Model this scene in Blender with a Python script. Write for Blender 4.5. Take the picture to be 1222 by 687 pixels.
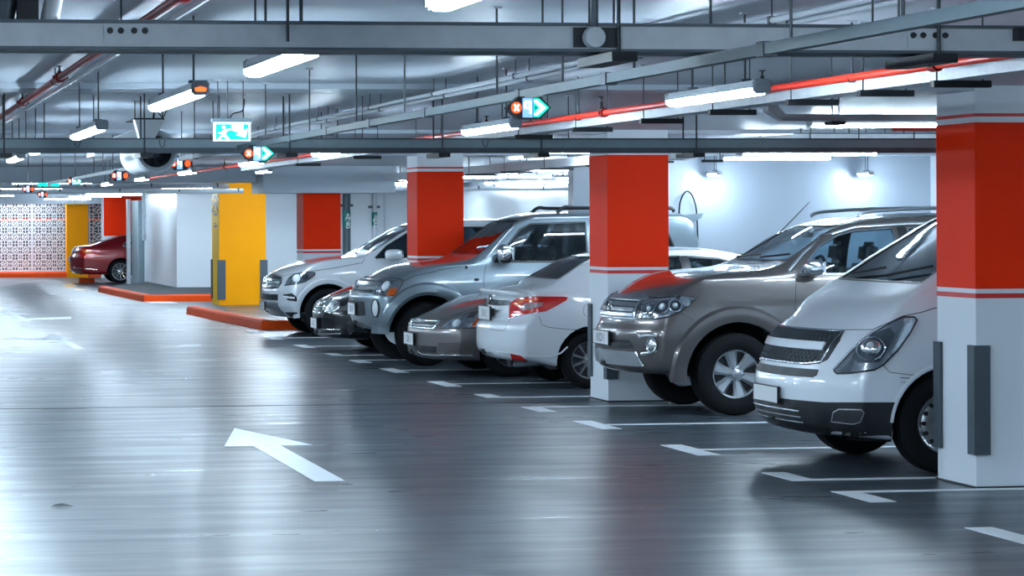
import bpy, bmesh, math, random
from mathutils import Vector, Matrix
from mathutils.bvhtree import BVHTree
from mathutils.geometry import delaunay_2d_cdt, convex_hull_2d
random.seed(7)
for _o in list(bpy.data.objects): bpy.data.objects.remove(_o)
SC = bpy.context.scene
COL = SC.collection
PI = math.pi

# ------------------------------------------------------------------ camera
F, TY, PX, PY, ROLL, HC = 3172., .138, 250., 263.3, .0039, 1.78
IW, IH = 1222., 687.
_c = 1/math.sqrt(1+TY*TY); _s = TY*_c
cam_d = bpy.data.cameras.new('camera'); cam = bpy.data.objects.new('camera', cam_d); COL.objects.link(cam)
cam_d.sensor_width = 36.; cam_d.sensor_fit = 'HORIZONTAL'; cam_d.lens = 36*F/IW
cam_d.shift_x = (IW/2-PX)/IW; cam_d.shift_y = (PY-IH/2)/IW
cam_d.clip_start = .1; cam_d.clip_end = 400
_f = Vector((_s, _c, 0)); _r = Vector((_c, -_s, 0)); _u = Vector((0, 0, 1))
_r2 = _r*math.cos(ROLL)+_u*math.sin(ROLL); _u2 = -_r*math.sin(ROLL)+_u*math.cos(ROLL)
_r2, _u2 = _r*math.cos(ROLL)-_u*math.sin(ROLL), _r*math.sin(ROLL)+_u*math.cos(ROLL)
cam.matrix_world = Matrix(((_r2.x, _u2.x, -_f.x, 0), (_r2.y, _u2.y, -_f.y, 0), (_r2.z, _u2.z, -_f.z, HC), (0, 0, 0, 1)))
SC.camera = cam
def ray(px, py):
    a = px-PX; b = py-PY
    a0 = (a-ROLL*b)/F; b0 = (b+ROLL*a)/F
    return Vector((a0*_c+_s, -a0*_s+_c, -b0))
def atz(px, py, z=0.):
    r = ray(px, py); k = (z-HC)/r.z; return Vector((r.x*k, r.y*k, z))
def aty(px, py, Y):
    r = ray(px, py); k = Y/r.y; return Vector((r.x*k, Y, HC+r.z*k))
def atx(px, py, X):
    r = ray(px, py); k = X/r.x; return Vector((X, r.y*k, HC+r.z*k))
def Zm(x0, y0, sc, pts): return [(x0+x/sc, y0+y/sc) for x, y in pts]

# ------------------------------------------------------------------ world, exposure
w = bpy.data.worlds.new('world'); SC.world = w; w.use_nodes = True
w.node_tree.nodes['Background'].inputs[0].default_value = (.55, .7, .9, 1)
w.node_tree.nodes['Background'].inputs[1].default_value = .15
SC.view_settings.view_transform = 'Standard'; SC.view_settings.look = 'None'
SC.view_settings.gamma = 1; SC.view_settings.use_curve_mapping = False
SC.view_settings.exposure = 0.95
LAMP = 95.0            # radiance of the batten lamp diffusers
LAMPCOL = (.67, .85, 1.0)

# ------------------------------------------------------------------ materials
MATS = {}
def mat(name, col=(.5, .5, .5), rough=.5, metal=0., emit=None, es=0., coat=0., trans=0., alpha=1., bump=None, noise=None, spec=.5):
    if name in MATS: return MATS[name]
    m = bpy.data.materials.new(name); m.use_nodes = True; nt = m.node_tree; b = nt.nodes['Principled BSDF']
    b.inputs['Base Color'].default_value = (*col, 1); b.inputs['Roughness'].default_value = rough
    b.inputs['Metallic'].default_value = metal; b.inputs['Coat Weight'].default_value = coat
    b.inputs['Coat Roughness'].default_value = .04
    b.inputs['Transmission Weight'].default_value = trans; b.inputs['Alpha'].default_value = alpha
    b.inputs['Specular IOR Level'].default_value = spec
    if emit: b.inputs['Emission Color'].default_value = (*emit, 1); b.inputs['Emission Strength'].default_value = es
    if noise:      # (scale, amount): slight colour variation
        tc = nt.nodes.new('ShaderNodeTexCoord'); nz = nt.nodes.new('ShaderNodeTexNoise')
        nz.inputs['Scale'].default_value = noise[0]; nz.inputs['Detail'].default_value = 5
        nt.links.new(tc.outputs['Object'], nz.inputs['Vector'])
        mx = nt.nodes.new('ShaderNodeMix'); mx.data_type = 'RGBA'
        a = noise[1]
        mx.inputs[6].default_value = tuple(max(0, c*(1-a)) for c in col)+(1,)
        mx.inputs[7].default_value = tuple(min(1, c*(1+a)) for c in col)+(1,)
        nt.links.new(nz.outputs['Fac'], mx.inputs[0]); nt.links.new(mx.outputs[2], b.inputs['Base Color'])
    if bump:       # (scale, strength)
        tc = nt.nodes.new('ShaderNodeTexCoord'); nz = nt.nodes.new('ShaderNodeTexNoise')
        nz.inputs['Scale'].default_value = bump[0]; nz.inputs['Detail'].default_value = 4
        nt.links.new(tc.outputs['Object'], nz.inputs['Vector'])
        bp = nt.nodes.new('ShaderNodeBump'); bp.inputs['Strength'].default_value = bump[1]; bp.inputs['Distance'].default_value = .01
        nt.links.new(nz.outputs['Fac'], bp.inputs['Height']); nt.links.new(bp.outputs['Normal'], b.inputs['Normal'])
    MATS[name] = m; return m
def M(n): return MATS[n]
def paint(name, col, metal=.0, rough=.35): return mat(name, col, rough, metal, coat=1.)
mat('white_paint', (.74, .79, .85), .38, bump=(6, .05), noise=(1.2, .04))
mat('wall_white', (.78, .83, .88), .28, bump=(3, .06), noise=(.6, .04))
mat('red_paint', (1.0, .030, .0), .55, noise=(2.5, .12), bump=(9, .05), spec=.12)
mat('red_stripe', (.66, .012, .010), .45)
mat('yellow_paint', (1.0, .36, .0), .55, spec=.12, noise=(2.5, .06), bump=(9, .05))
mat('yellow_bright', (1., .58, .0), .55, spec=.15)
mat('kerb_orange', (1.0, .085, .006), .6, spec=.2, noise=(5, .2), bump=(14, .15))
mat('rubber_grey', (.06, .08, .10), .55, noise=(9, .15))
mat('rubber_black', (.006, .007, .009), .8, noise=(30, .3), spec=.2)
mat('galv', (.58, .61, .65), .5, .0, noise=(14, .18))
mat('galv_dark', (.10, .12, .14), .5, .5, noise=(14, .2))
mat('tray_grey', (.25, .33, .37), .5, .0, noise=(10, .12))
mat('rod', (.055, .065, .075), .5, .5)
mat('black_steel', (.012, .014, .018), .55)
mat('lamp_body', (.62, .66, .70), .45)
mat('lamp_cap', (.38, .42, .46), .5)
mat('lamp_glow', (.9, .9, .9), .4, emit=LAMPCOL, es=LAMP)
mat('pipe_red', (.26, .005, .003), .42)
mat('pipe_red_lit', (.85, .022, .002), .4)  # lamp-lit look of the pipe red put into the colour
mat('pipe_white', (.62, .67, .72), .35)
mat('pipe_steel', (.55, .58, .62), .25, .9)
mat('duct_white', (.70, .74, .78), .4)
mat('duct_dark', (.02, .022, .026), .5)
mat('teal_glow', (.02, .3, .25), .4, emit=(.0, .50, .36), es=.9)
mat('teal_dim', (.01, .16, .14), .4, emit=(.0, .25, .2), es=.4)
mat('white_glow', (.9, .9, .9), .4, emit=(.85, .98, 1.), es=1.6)
mat('red_glow', (.6, .05, .01), .4, emit=(1., .07, .01), es=1.1)
mat('blue_glow', (.15, .3, .6), .4, emit=(.22, .45, .9), es=.6)
mat('line_paint', (.74, .78, .82), .5, noise=(6, .14))
mat('yellow_line', (.7, .42, .12), .5, noise=(4, .3))
mat('plastic_black', (.014, .016, .02), .38)
mat('plastic_dark', (.03, .034, .04), .45)
mat('chrome', (.80, .83, .86), .10, 1.)
mat('satin', (.50, .54, .58), .28, .9)
mat('alloy', (.46, .49, .52), .3, .85)
mat('reflector', (.72, .77, .82), .16, .9, noise=(22, .35))
mat('lens_orange', (.95, .17, .01), .15, coat=1.)
mat('lens_red', (.68, .012, .008), .12, coat=1.)
mat('lens_white', (.75, .8, .84), .12, coat=1.)
mat('plate_white', (.78, .80, .82), .4)
mat('plate_ink', (.02, .02, .025), .5)
mat('seat', (.035, .04, .045), .7)
mat('seat_light', (.28, .36, .38), .6)
mat('asphalt_dark', (.03, .035, .04), .8)
mat('sign_green', (.01, .20, .17), .4)
mat('sign_white', (.85, .88, .9), .4)
mat('grille_mesh', (.02, .024, .03), .5, .2)
mat('louvre', (.20, .23, .26), .5)
mat('orange_glow', (.8, .2, .05), .4, emit=(1., .22, .05), es=.7)
mat('teal_strong', (.02, .3, .25), .4, emit=(.0, .55, .38), es=7.)
mat('channel_dark', (.085, .12, .14), .5, .1, noise=(10, .15))
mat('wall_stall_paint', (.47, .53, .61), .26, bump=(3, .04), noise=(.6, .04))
mat('far_wall', (.10, .12, .14), .6)  # darkness of the space behind the screen put into the colour
mat('lens_smoke', (.34, .22, .22), .2, coat=1.)
mat('leaf_dry', (.03, .04, .045), .7)
def glassmat(name, tint, tr, rough=.02):
    m = bpy.data.materials.new(name); m.use_nodes = True; nt = m.node_tree; nt.nodes.clear()
    o = nt.nodes.new('ShaderNodeOutputMaterial'); t = nt.nodes.new('ShaderNodeBsdfTransparent'); g = nt.nodes.new('ShaderNodeBsdfGlossy')
    d = nt.nodes.new('ShaderNodeBsdfDiffuse'); fr = nt.nodes.new('ShaderNodeFresnel'); fr.inputs['IOR'].default_value = 1.5
    t.inputs[0].default_value = (*tint, 1); g.inputs['Roughness'].default_value = rough; g.inputs[0].default_value = (.9, .95, 1, 1)
    d.inputs[0].default_value = (.02, .03, .035, 1)
    m1 = nt.nodes.new('ShaderNodeMixShader'); m2 = nt.nodes.new('ShaderNodeMixShader'); m1.inputs[0].default_value = 1-tr
    nt.links.new(t.outputs[0], m1.inputs[1]); nt.links.new(d.outputs[0], m1.inputs[2])
    nt.links.new(fr.outputs[0], m2.inputs[0]); nt.links.new(m1.outputs[0], m2.inputs[1]); nt.links.new(g.outputs[0], m2.inputs[2])
    nt.links.new(m2.outputs[0], o.inputs[0]); MATS[name] = m
glassmat('glass', (.55, .68, .74), .95)
glassmat('glass_dark', (.16, .20, .24), .8)
glassmat('lens_clear', (.93, .96, 1.), .99)
def floor_material():
    m = bpy.data.materials.new('floor_epoxy'); m.use_nodes = True; nt = m.node_tree; b = nt.nodes['Principled BSDF']; L = nt.links
    tc = nt.nodes.new('ShaderNodeTexCoord')
    def noise(scale, sx, sy, det=5):
        mp = nt.nodes.new('ShaderNodeMapping'); mp.inputs['Scale'].default_value = (sx, sy, 1); L.new(tc.outputs['Object'], mp.inputs[0])
        n = nt.nodes.new('ShaderNodeTexNoise'); n.inputs['Scale'].default_value = scale; n.inputs['Detail'].default_value = det
        L.new(mp.outputs[0], n.inputs['Vector']); return n.outputs['Fac']
    n1 = noise(.5, 1, .8); n2 = noise(1.6, .45, 2.4); n3 = noise(60, 1, 1, 3)
    cr = nt.nodes.new('ShaderNodeValToRGB'); e = cr.color_ramp.elements
    e[0].position = .25; e[0].color = (.040, .053, .067, 1); e[1].position = .75; e[1].color = (.060, .078, .096, 1)
    mx = nt.nodes.new('ShaderNodeMath'); mx.operation = 'MULTIPLY_ADD'; L.new(n2, mx.inputs[0]); mx.inputs[1].default_value = .6
    mx0 = nt.nodes.new('ShaderNodeMath'); mx0.operation = 'MULTIPLY'; L.new(n1, mx0.inputs[0]); mx0.inputs[1].default_value = .4
    L.new(mx0.outputs[0], mx.inputs[2]); L.new(mx.outputs[0], cr.inputs[0]); L.new(cr.outputs[0], b.inputs['Base Color'])
    rr = nt.nodes.new('ShaderNodeMapRange'); L.new(n2, rr.inputs[0]); rr.inputs[1].default_value = .3; rr.inputs[2].default_value = .7
    rr.inputs[3].default_value = .26; rr.inputs[4].default_value = .42; L.new(rr.outputs[0], b.inputs['Roughness'])
    bp = nt.nodes.new('ShaderNodeBump'); bp.inputs['Strength'].default_value = .06; bp.inputs['Distance'].default_value = .003
    ad = nt.nodes.new('ShaderNodeMath'); ad.operation = 'ADD'; L.new(n2, ad.inputs[0])
    m3 = nt.nodes.new('ShaderNodeMath'); m3.operation = 'MULTIPLY'; m3.inputs[1].default_value = .25; L.new(n3, m3.inputs[0]); L.new(m3.outputs[0], ad.inputs[1])
    L.new(ad.outputs[0], bp.inputs['Height']); L.new(bp.outputs['Normal'], b.inputs['Normal'])
    b.inputs['Coat Weight'].default_value = .10; b.inputs['Coat Roughness'].default_value = .24; b.inputs['Specular IOR Level'].default_value = .36
    MATS['floor_epoxy'] = m
floor_material()
mat('ceiling_paint', (.52, .59, .66), .40, noise=(.7, .06), bump=(2.5, .015))

# ------------------------------------------------------------------ helpers
WL = {}                 # world location of every thing
def link(o): COL.objects.link(o); return o
def tag(o, label=None, cat=None, group=None, kind=None):
    if label: o['label'] = label
    if cat: o['category'] = cat
    if group: o['group'] = group
    if kind: o['kind'] = kind
    return o
def thing(name, label, cat, loc, group=None, kind=None):
    o = bpy.data.objects.new(name, None); link(o); o.location = loc; o.empty_display_size = .1
    WL[o.name] = Vector(loc); return tag(o, label, cat, group, kind)
def off(parent):
    v = Vector((0, 0, 0)); p = parent
    while p is not None: v += WL.get(p.name, Vector((0, 0, 0))) if p.type == 'EMPTY' else Vector((0, 0, 0)); p = p.parent
    return v
def mesh_obj(name, verts, faces, m, parent=None, smooth=False, world=True):
    me = bpy.data.meshes.new(name)
    o0 = off(parent) if world else Vector((0, 0, 0))
    me.from_pydata([Vector(v)-o0 for v in verts], [], faces)
    me.materials.append(M(m) if isinstance(m, str) else m)
    if smooth:
        me.polygons.foreach_set('use_smooth', [True]*len(me.polygons))
    me.update()
    o = bpy.data.objects.new(name, me); link(o); o.parent = parent; return o
class MB:
    def __init__(s): s.v = []; s.f = []; s.sm = False
    def box(s, a, b):
        x0, y0, z0 = a; x1, y1, z1 = b; n = len(s.v)
        s.v += [(x0, y0, z0), (x1, y0, z0), (x1, y1, z0), (x0, y1, z0), (x0, y0, z1), (x1, y0, z1), (x1, y1, z1), (x0, y1, z1)]
        s.f += [tuple(n+i for i in q) for q in ((0, 3, 2, 1), (4, 5, 6, 7), (0, 1, 5, 4), (1, 2, 6, 5), (2, 3, 7, 6), (3, 0, 4, 7))]
        return s
    def prism(s, poly, axis, a, b):     # poly in the other two axes, in order
        n = len(s.v); k = len(poly)
        for t in (a, b):
            for p, q in poly:
                s.v.append({'x': (t, p, q), 'y': (p, t, q), 'z': (p, q, t)}[axis])
        s.f.append(tuple(n+i for i in range(k))[::-1]); s.f.append(tuple(n+k+i for i in range(k)))
        for i in range(k): j = (i+1) % k; s.f.append((n+i, n+j, n+k+j, n+k+i))
        return s
    def tube(s, pts, r, seg=8, caps=True):
        pts = [Vector(p) for p in pts]; n = len(s.v); k = len(pts); s.sm = True
        rr = r if isinstance(r, (list, tuple)) else [r]*k
        prev = None
        for i, p in enumerate(pts):
            d = (pts[min(i+1, k-1)]-pts[max(i-1, 0)]).normalized()
            if prev is None:
                a = Vector((0, 0, 1)) if abs(d.z) < .9 else Vector((1, 0, 0)); u = d.cross(a).normalized()
            else: u = (prev-d*prev.dot(d)).normalized()
            prev = u; v = d.cross(u)
            for j in range(seg):
                t = 2*PI*j/seg; s.v.append(tuple(p+(u*math.cos(t)+v*math.sin(t))*rr[i]))
        for i in range(k-1):
            for j in range(seg):
                a = n+i*seg+j; b = n+i*seg+(j+1) % seg; s.f.append((a, b, b+seg, a+seg))
        if caps: s.f.append(tuple(n+j for j in range(seg))[::-1]); s.f.append(tuple(n+(k-1)*seg+j for j in range(seg)))
        return s
    def lathe(s, prof, axis_o, axis_d, seg=24, closed=False):   # prof: (r, h)
        o = Vector(axis_o); d = Vector(axis_d).normalized(); s.sm = True
        a = Vector((0, 0, 1)) if abs(d.z) < .9 else Vector((1, 0, 0)); u = d.cross(a).normalized(); v = d.cross(u); n = len(s.v)
        for r, h in prof:
            for j in range(seg):
                t = 2*PI*j/seg; s.v.append(tuple(o+d*h+(u*math.cos(t)+v*math.sin(t))*r))
        K = len(prof)
        for i in range(K if closed else K-1):
            for j in range(seg):
                a1 = n+i*seg+j; b1 = n+i*seg+(j+1) % seg; i2 = (i+1) % K
                s.f.append((a1, b1, n+i2*seg+(j+1) % seg, n+i2*seg+j))
        return s
    def poly(s, pts):
        n = len(s.v); s.v += [tuple(p) for p in pts]; s.f.append(tuple(range(n, n+len(pts)))); return s
    def build(s, name, m, parent=None, smooth=None, world=True):
        o = mesh_obj(name, s.v, s.f, m, parent, s.sm if smooth is None else smooth, world)
        if s.sm and smooth is None: autosmooth(o.data)
        return o
def autosmooth(me, ang=math.radians(38)):
    bm = bmesh.new(); bm.from_mesh(me)
    bmesh.ops.recalc_face_normals(bm, faces=bm.faces)
    for e in bm.edges:
        if len(e.link_faces) == 2 and e.calc_face_angle(0) > ang: e.smooth = False
    bm.to_mesh(me); bm.free()
def box(name, a, b, m, parent=None): return MB().box(a, b).build(name, m, parent)
def bevel_box(name, a, b, m, parent=None, r=.01):
    me = bpy.data.meshes.new(name); bm = bmesh.new(); bmesh.ops.create_cube(bm, size=1)
    c = (Vector(a)+Vector(b))/2; d = Vector(b)-Vector(a)
    for v in bm.verts: v.co = Vector((v.co.x*d.x, v.co.y*d.y, v.co.z*d.z))+c-off(parent)
    bmesh.ops.bevel(bm, geom=bm.edges[:], offset=r, segments=2, affect='EDGES'); bm.to_mesh(me); bm.free()
    me.materials.append(M(m)); o = bpy.data.objects.new(name, me); link(o); o.parent = parent; return o
def text_polys(txt, size):
    cu = bpy.data.curves.new('t', 'FONT'); cu.body = txt; cu.size = size; cu.align_x = 'CENTER'; cu.align_y = 'CENTER'; cu.resolution_u = 2
    o = bpy.data.objects.new('t', cu); link(o); bpy.context.view_layer.update()
    me = bpy.data.meshes.new_from_object(o.evaluated_get(bpy.context.evaluated_depsgraph_get()))
    vs = [v.co.copy() for v in me.vertices]; fs = [tuple(p.vertices) for p in me.polygons]
    bpy.data.objects.remove(o); bpy.data.curves.remove(cu); bpy.data.meshes.remove(me); return vs, fs
def text_obj(name, txt, size, origin, ux, uz, m, parent, sx=1.):
    vs, fs = text_polys(txt, size); o = Vector(origin); ux = Vector(ux); uz = Vector(uz)
    return mesh_obj(name, [o+ux*(v.x*sx)+uz*v.y for v in vs], fs, m, parent)

CEIL = 2.65
# ------------------------------------------------------------------ the setting
def struct(o): o['kind'] = 'structure'; return o
floor = struct(box('floor', (-9, -8, -.2), (20, 100, 0), 'floor_epoxy'))
ceiling = struct(box('ceiling', (-9, -8, CEIL), (20, 100, CEIL+.25), 'ceiling_paint'))
struct(box('wall_left', (-9.2, -8, 0), (-9, 100, CEIL), 'wall_white'))
struct(box('wall_right', (14.5, -8, 0), (14.7, 65.5, CEIL), 'wall_white'))
struct(box('wall_behind', (-9, -8.2, 0), (14.5, -8, CEIL), 'wall_white'))
struct(box('wall_far', (-9, 98, 0), (20, 98.2, CEIL), 'far_wall'))
# stub wall behind the parked cars
xl = aty(684, 220, 34.1).x
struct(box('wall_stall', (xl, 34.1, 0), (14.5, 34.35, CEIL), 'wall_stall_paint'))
# stair-core walls: side facing the aisle, front facing the stalls
XC = atz(211, 349).x; YC = atz(211, 349).y
struct(box('wall_core_front', (XC+.2, YC, 0), (20, YC+.2, CEIL), 'wall_white'))
struct(box('wall_core_side', (XC, YC, 0), (XC+.2, 72.6, CEIL), 'wall_white'))
# beams
struct(box('trim_beam_1', (-9, 42.3, 2.40), (6.6, 43.0, CEIL), 'ceiling_paint'))
bx0 = aty(314, 215, 41.9).x; bx1 = aty(472, 215, 41.9).x
struct(box('trim_beam_2', (bx0, 41.9, aty(400, 230, 41.9).z), (bx1, 43.1, CEIL), 'ceiling_paint'))
for i, yb in enumerate((16.6, 25.1, 33.75)):
    struct(box('trim_beam_%d' % (i+3), (-9, yb+.05, CEIL-.035), (14.5, yb+.55, CEIL), 'ceiling_paint'))
struct(box('trim_beam_6', (-9, 83.5, 2.33), (20, 84.4, CEIL), 'ceiling_paint'))
struct(box('trim_beam_7', (-9, 60.2, 2.48), (XC+6, 60.8, CEIL), 'ceiling_paint'))
# painted marks and joint on the floor (parts of the floor)
def mark(name, pts, m='line_paint', h=.004):
    vs = [(p[0], p[1], h) for p in pts]+[(p[0], p[1], .0005) for p in pts]; k = len(pts)
    fs = [tuple(range(k))]+[(i, i+k, (i+1) % k+k, (i+1) % k) for i in range(k)]
    return mesh_obj(name, vs, fs, m, floor)
XE = 6.37
def stall_mark(y, kind):
    wl = .05
    if kind == 'T': y0, y1 = y-.47, y+.47
    elif kind == 'near': y0, y1 = y-.62, y+wl   # foot runs toward the camera
    else: y0, y1 = y-wl, y+.55
    t = .17
    pts = [(XE, y0), (XE+t, y0)]
    pts += [(XE+t, y-wl)] if y-wl > y0+.01 else []
    pts += [(11.6, y-wl), (11.6, y+wl)]
    pts += [(XE+t, y+wl)] if y+wl < y1-.01 else []
    pts += [(XE+t, y1), (XE, y1)]
    mark('stall_line', pts)
for y, k in ((14.05, 'T'), (16.55, 'near'), (17.36, 'far'), (19.77, 'T'), (22.32, 'T'), (24.55, 'near'), (25.95, 'far'), (28.2, 'T'), (30.85, 'T'),
             (33.2, 'near'), (34.45, 'far'), (37.0, 'T'), (39.75, 'T'), (42.0, 'near')):
    stall_mark(y, k)
def arrow(pts): mark('arrow_marking', pts)
arrow([(3.32, 22.54), (2.97, 20.72), (3.20, 20.73), (3.18, 17.85), (3.39, 17.85), (3.42, 20.74), (3.68, 20.75)])
a2 = [atz(*p) for p in Zm(0, 320, 4.7, [(290, 368), (225, 400), (320, 400), (415, 453), (475, 453), (365, 400), (430, 402)])]; arrow([(p.x, p.y) for p in a2])
a3 = [atz(*p) for p in Zm(0, 320, 4.7, [(45, 243), (-30, 262), (55, 262), (110, 295), (150, 297), (190, 290), (400, 284), (400, 272), (150, 282), (95, 262), (185, 260)])]; arrow([(p.x, p.y) for p in a3])
mark('expansion_joint', [(-9, 25.42), (6.3, 25.18), (14, 25.0), (14, 25.03), (6.3, 25.21), (-9, 25.45)], 'asphalt_dark', .003)
p = [atz(*q) for q in ((170, 359.5), (205, 359.8), (214, 361.8), (180, 362))]; mark('crossing_bar', [(q.x, q.y) for q in p])
p = [atz(*q) for q in ((0, 403.5), (52, 404.5), (52, 405.5), (0, 404.5))]; mark('lane_line', [(q.x, q.y) for q in p])
for q in (((74, 340), (86, 338), (92, 341), (82, 344)), ((88, 344), (104, 345), (108, 346), (92, 346))):
    p = [atz(*t) for t in q]; mark('yellow_hatch', [(t.x, t.y) for t in p], 'yellow_line')
p = [atz(*q) for q in ((292, 394.5), (300, 395), (304, 397.5), (296, 397))]; mark('lane_dash', [(q.x, q.y) for q in p])

# ------------------------------------------------------------------ columns
def corner_guard(par, x, y, sx, sy, z0=.22, z1=.94, leg=.09, t=.022, m='rubber_grey'):
    b = MB()      # L-shaped guard hugging the corner (sx, sy = outward directions)
    o = t
    poly = [(x+sx*o, y+sy*o), (x-sx*leg, y+sy*o), (x-sx*leg, y+sy*.002), (x+sx*.002, y+sy*.002), (x+sx*.002, y-sy*leg), (x+sx*o, y-sy*leg)]
    if sx*sy < 0: poly = poly[::-1]
    b.prism(poly, 'z', z0, z1); return b.build('corner_guard', m, par)
def ring(b, x0, y0, x1, y1, z0, z1, e): return b.box((x0-e, y0-e, z0), (x1+e, y1+e, z1))
def red_column(x0, y0, label, w_=.61, d_=.62):
    x1, y1 = x0+w_, y0+d_
    t = thing('column', label, 'column', (x0+w_/2, y0+d_/2, 0), 'red and white parking columns')
    box('shaft', (x0, y0, 0), (x1, y1, CEIL), 'white_paint', t)
    ring(MB(), x0, y0, x1, y1, 1.312, 2.408, .003).build('red_band', 'red_paint', t)
    ring(MB(), x0, y0, x1, y1, 1.250, 1.282, .003).build('stripe', 'red_stripe', t)
    ring(MB(), x0, y0, x1, y1, 2.446, 2.468, .003).build('stripe', 'red_stripe', t)
    for sx, xx in ((-1, x0), (1, x1)):
        for sy, yy in ((-1, y0), (1, y1)): corner_guard(t, xx, yy, sx, sy)
    mb = MB().box((x0-.012, y0-.012, 0), (x1+.012, y1+.012, .012)); mb.build('base_seam', 'asphalt_dark', t)
XCOL = 7.385
red_column(XCOL, 16.64, 'red and white square column beside the white van with grey corner guards')
red_column(XCOL, 25.13, 'red and white square column between the brown-grey SUV and the white sedan')
red_column(XCOL, 33.79, 'red and white square column rising behind the silver-blue SUV bonnet')
red_column(XCOL, 42.40, 'red and white square column behind the bonnet of the white SUV')
# red column beyond the maroon sedan
px0 = aty(122, 280, 83.0).x; px1 = px0+1.3
t = thing('column', 'wide red column with white edge behind the maroon sedan', 'column', (px0+.65, 83.3, 0))
box('shaft', (px0, 83.0, 0), (px1, 83.45, CEIL), 'white_paint', t); box('red_band', (px0+.05, 82.99, 1.32), (px1+.01, 83.46, 2.55), 'red_paint', t)
# yellow column with chevrons
ya = atz(262, 364.); yb = atz(320, 364.); yl = ya.x; yr = yb.x; yy = ya.y
t = thing('column', 'yellow square column with black chevrons and grey corner guards', 'column', ((yl+yr)/2, yy+.5, 0))
ztop = 2.62
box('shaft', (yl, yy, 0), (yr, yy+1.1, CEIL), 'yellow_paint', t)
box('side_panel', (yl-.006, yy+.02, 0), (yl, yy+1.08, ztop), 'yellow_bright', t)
for k in range(3):
    z = 2.40-k*.16
    MB().prism([(yy+.10, z-.14), (yy+.55, z+.05), (yy+1.0, z-.14), (yy+1.0, z-.07), (yy+.55, z+.12), (yy+.10, z-.07)], 'x', yl-.012, yl-.005).build('chevron', 'plate_ink', t)
for k, z in enumerate((1.95, 1.70)):
    MB().box((yl-.010, yy+.3, z-.05), (yl-.005, yy+.8, z-.02)).box((yl-.010, yy+.45, z+.01), (yl-.005, yy+.8, z+.03)).build('stencil', 'plate_ink', t)
for sx, xx in ((-1, yl), (1, yr)): corner_guard(t, xx, yy, sx, -1, .12, .95, .13, .03)
corner_guard(t, yl, yy+1.1, -1, 1, .12, .95, .13, .03)
# far yellow column
y2 = atz(80, 325, .15); y2r = atz(106, 325, .15)
t = thing('column', 'slim yellow column beside the patterned white screen', 'column', ((y2.x+y2r.x)/2, y2.y+.3, 0))
box('shaft', (y2.x, y2.y, 0), (y2r.x, y2.y+.6, 2.33), 'yellow_paint', t); box('cap', (y2.x-.01, y2.y-.01, 2.29), (y2r.x+.01, y2.y+.61, 2.33), 'yellow_bright', t)

# ------------------------------------------------------------------ kerbs
# the floor
def kerb(label, pts, wd=.22, h=.15, m='kerb_orange'):
    # pts: front bottom polyline; a chamfered kerb swept along it
    pts = [Vector((p[0], p[1], 0)) for p in pts]; prof = [(0, 0), (.015, h-.03), (.045, h), (wd, h), (wd, 0)]
    vs = []; fs = []; k = len(prof)
    for i, p in enumerate(pts):
        d = (pts[min(i+1, len(pts)-1)]-pts[max(i-1, 0)]).normalized(); n = Vector((-d.y, d.x, 0))
        for a, z in prof: vs.append(p+n*a+Vector((0, 0, z)))
    for i in range(len(pts)-1):
        for j in range(k): fs.append((i*k+j, (i+1)*k+j, (i+1)*k+(j+1) % k, i*k+(j+1) % k))
    fs.append(tuple(range(k))); fs.append(tuple((len(pts)-1)*k+j for j in range(k))[::-1])
    c = sum(pts, Vector())/len(pts)
    t = thing('kerb', label, 'kerb', (c.x, c.y, 0)); mesh_obj('kerb_stone', vs, fs, m, t); return t
P = lambda x, y: (atz(x, y).x, atz(x, y).y)
cn = P(313, 393.5); fe = P(222, 374.5)
kerb('orange painted kerb running out from the white SUV past the yellow column', [fe, (fe[0]-.06+.07, fe[1]-.3), (cn[0]-.03, cn[1]+.12), (cn[0], cn[1]), (7.37, cn[1]+.02)])
c2 = P(172, 360); f2 = P(117, 348)
kerb('orange painted kerb along the white core wall', [f2, (f2[0]-.03, f2[1]-.4), (c2[0]-.03, c2[1]+.2), (c2[0], c2[1]), (yl+.5, c2[1]+.15)])
t = thing('pavement', 'dark asphalt pavement strip between orange kerb and white core wall', 'pavement', (7.4, 63, 0))
e1, e2 = P(117, 348), P(172, 360)
mesh_obj('slab', [(e1[0]+.22, e1[1], 0), (e2[0]+.22, e2[1]+.24, 0), (yl+.5, e2[1]+.38, 0), (XC+2, YC-.01, 0), (XC-.01, YC-.01, 0), (XC-.01, 72, 0)]+
         [(e1[0]+.22, e1[1], .13), (e2[0]+.22, e2[1]+.24, .13), (yl+.5, e2[1]+.38, .13), (XC+2, YC-.01, .13), (XC-.01, YC-.01, .13), (XC-.01, 72, .13)],
         [(6, 7, 8, 9, 10, 11)]+[(i, (i+1) % 6, (i+1) % 6+6, i+6) for i in range(6)], 'asphalt_dark', t)
q = P(95, 337.3); q2 = P(122, 337.3)
kerb('short orange kerb stone under the tail of the maroon sedan', [(q[0], q[1]), (q2[0]-.2, q[1])], .2, .13)
qf = P(0, 331.2)
kerb('long orange kerb in front of the patterned white screen', [(-2, qf[1]), (y2.x-.01, qf[1])], 2.2, .16)
kerb('short orange kerb between the slim yellow column and the wide red column', [(y2r.x+.02, qf[1]), (px0+1.3, qf[1])], 2.2, .16)
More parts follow.
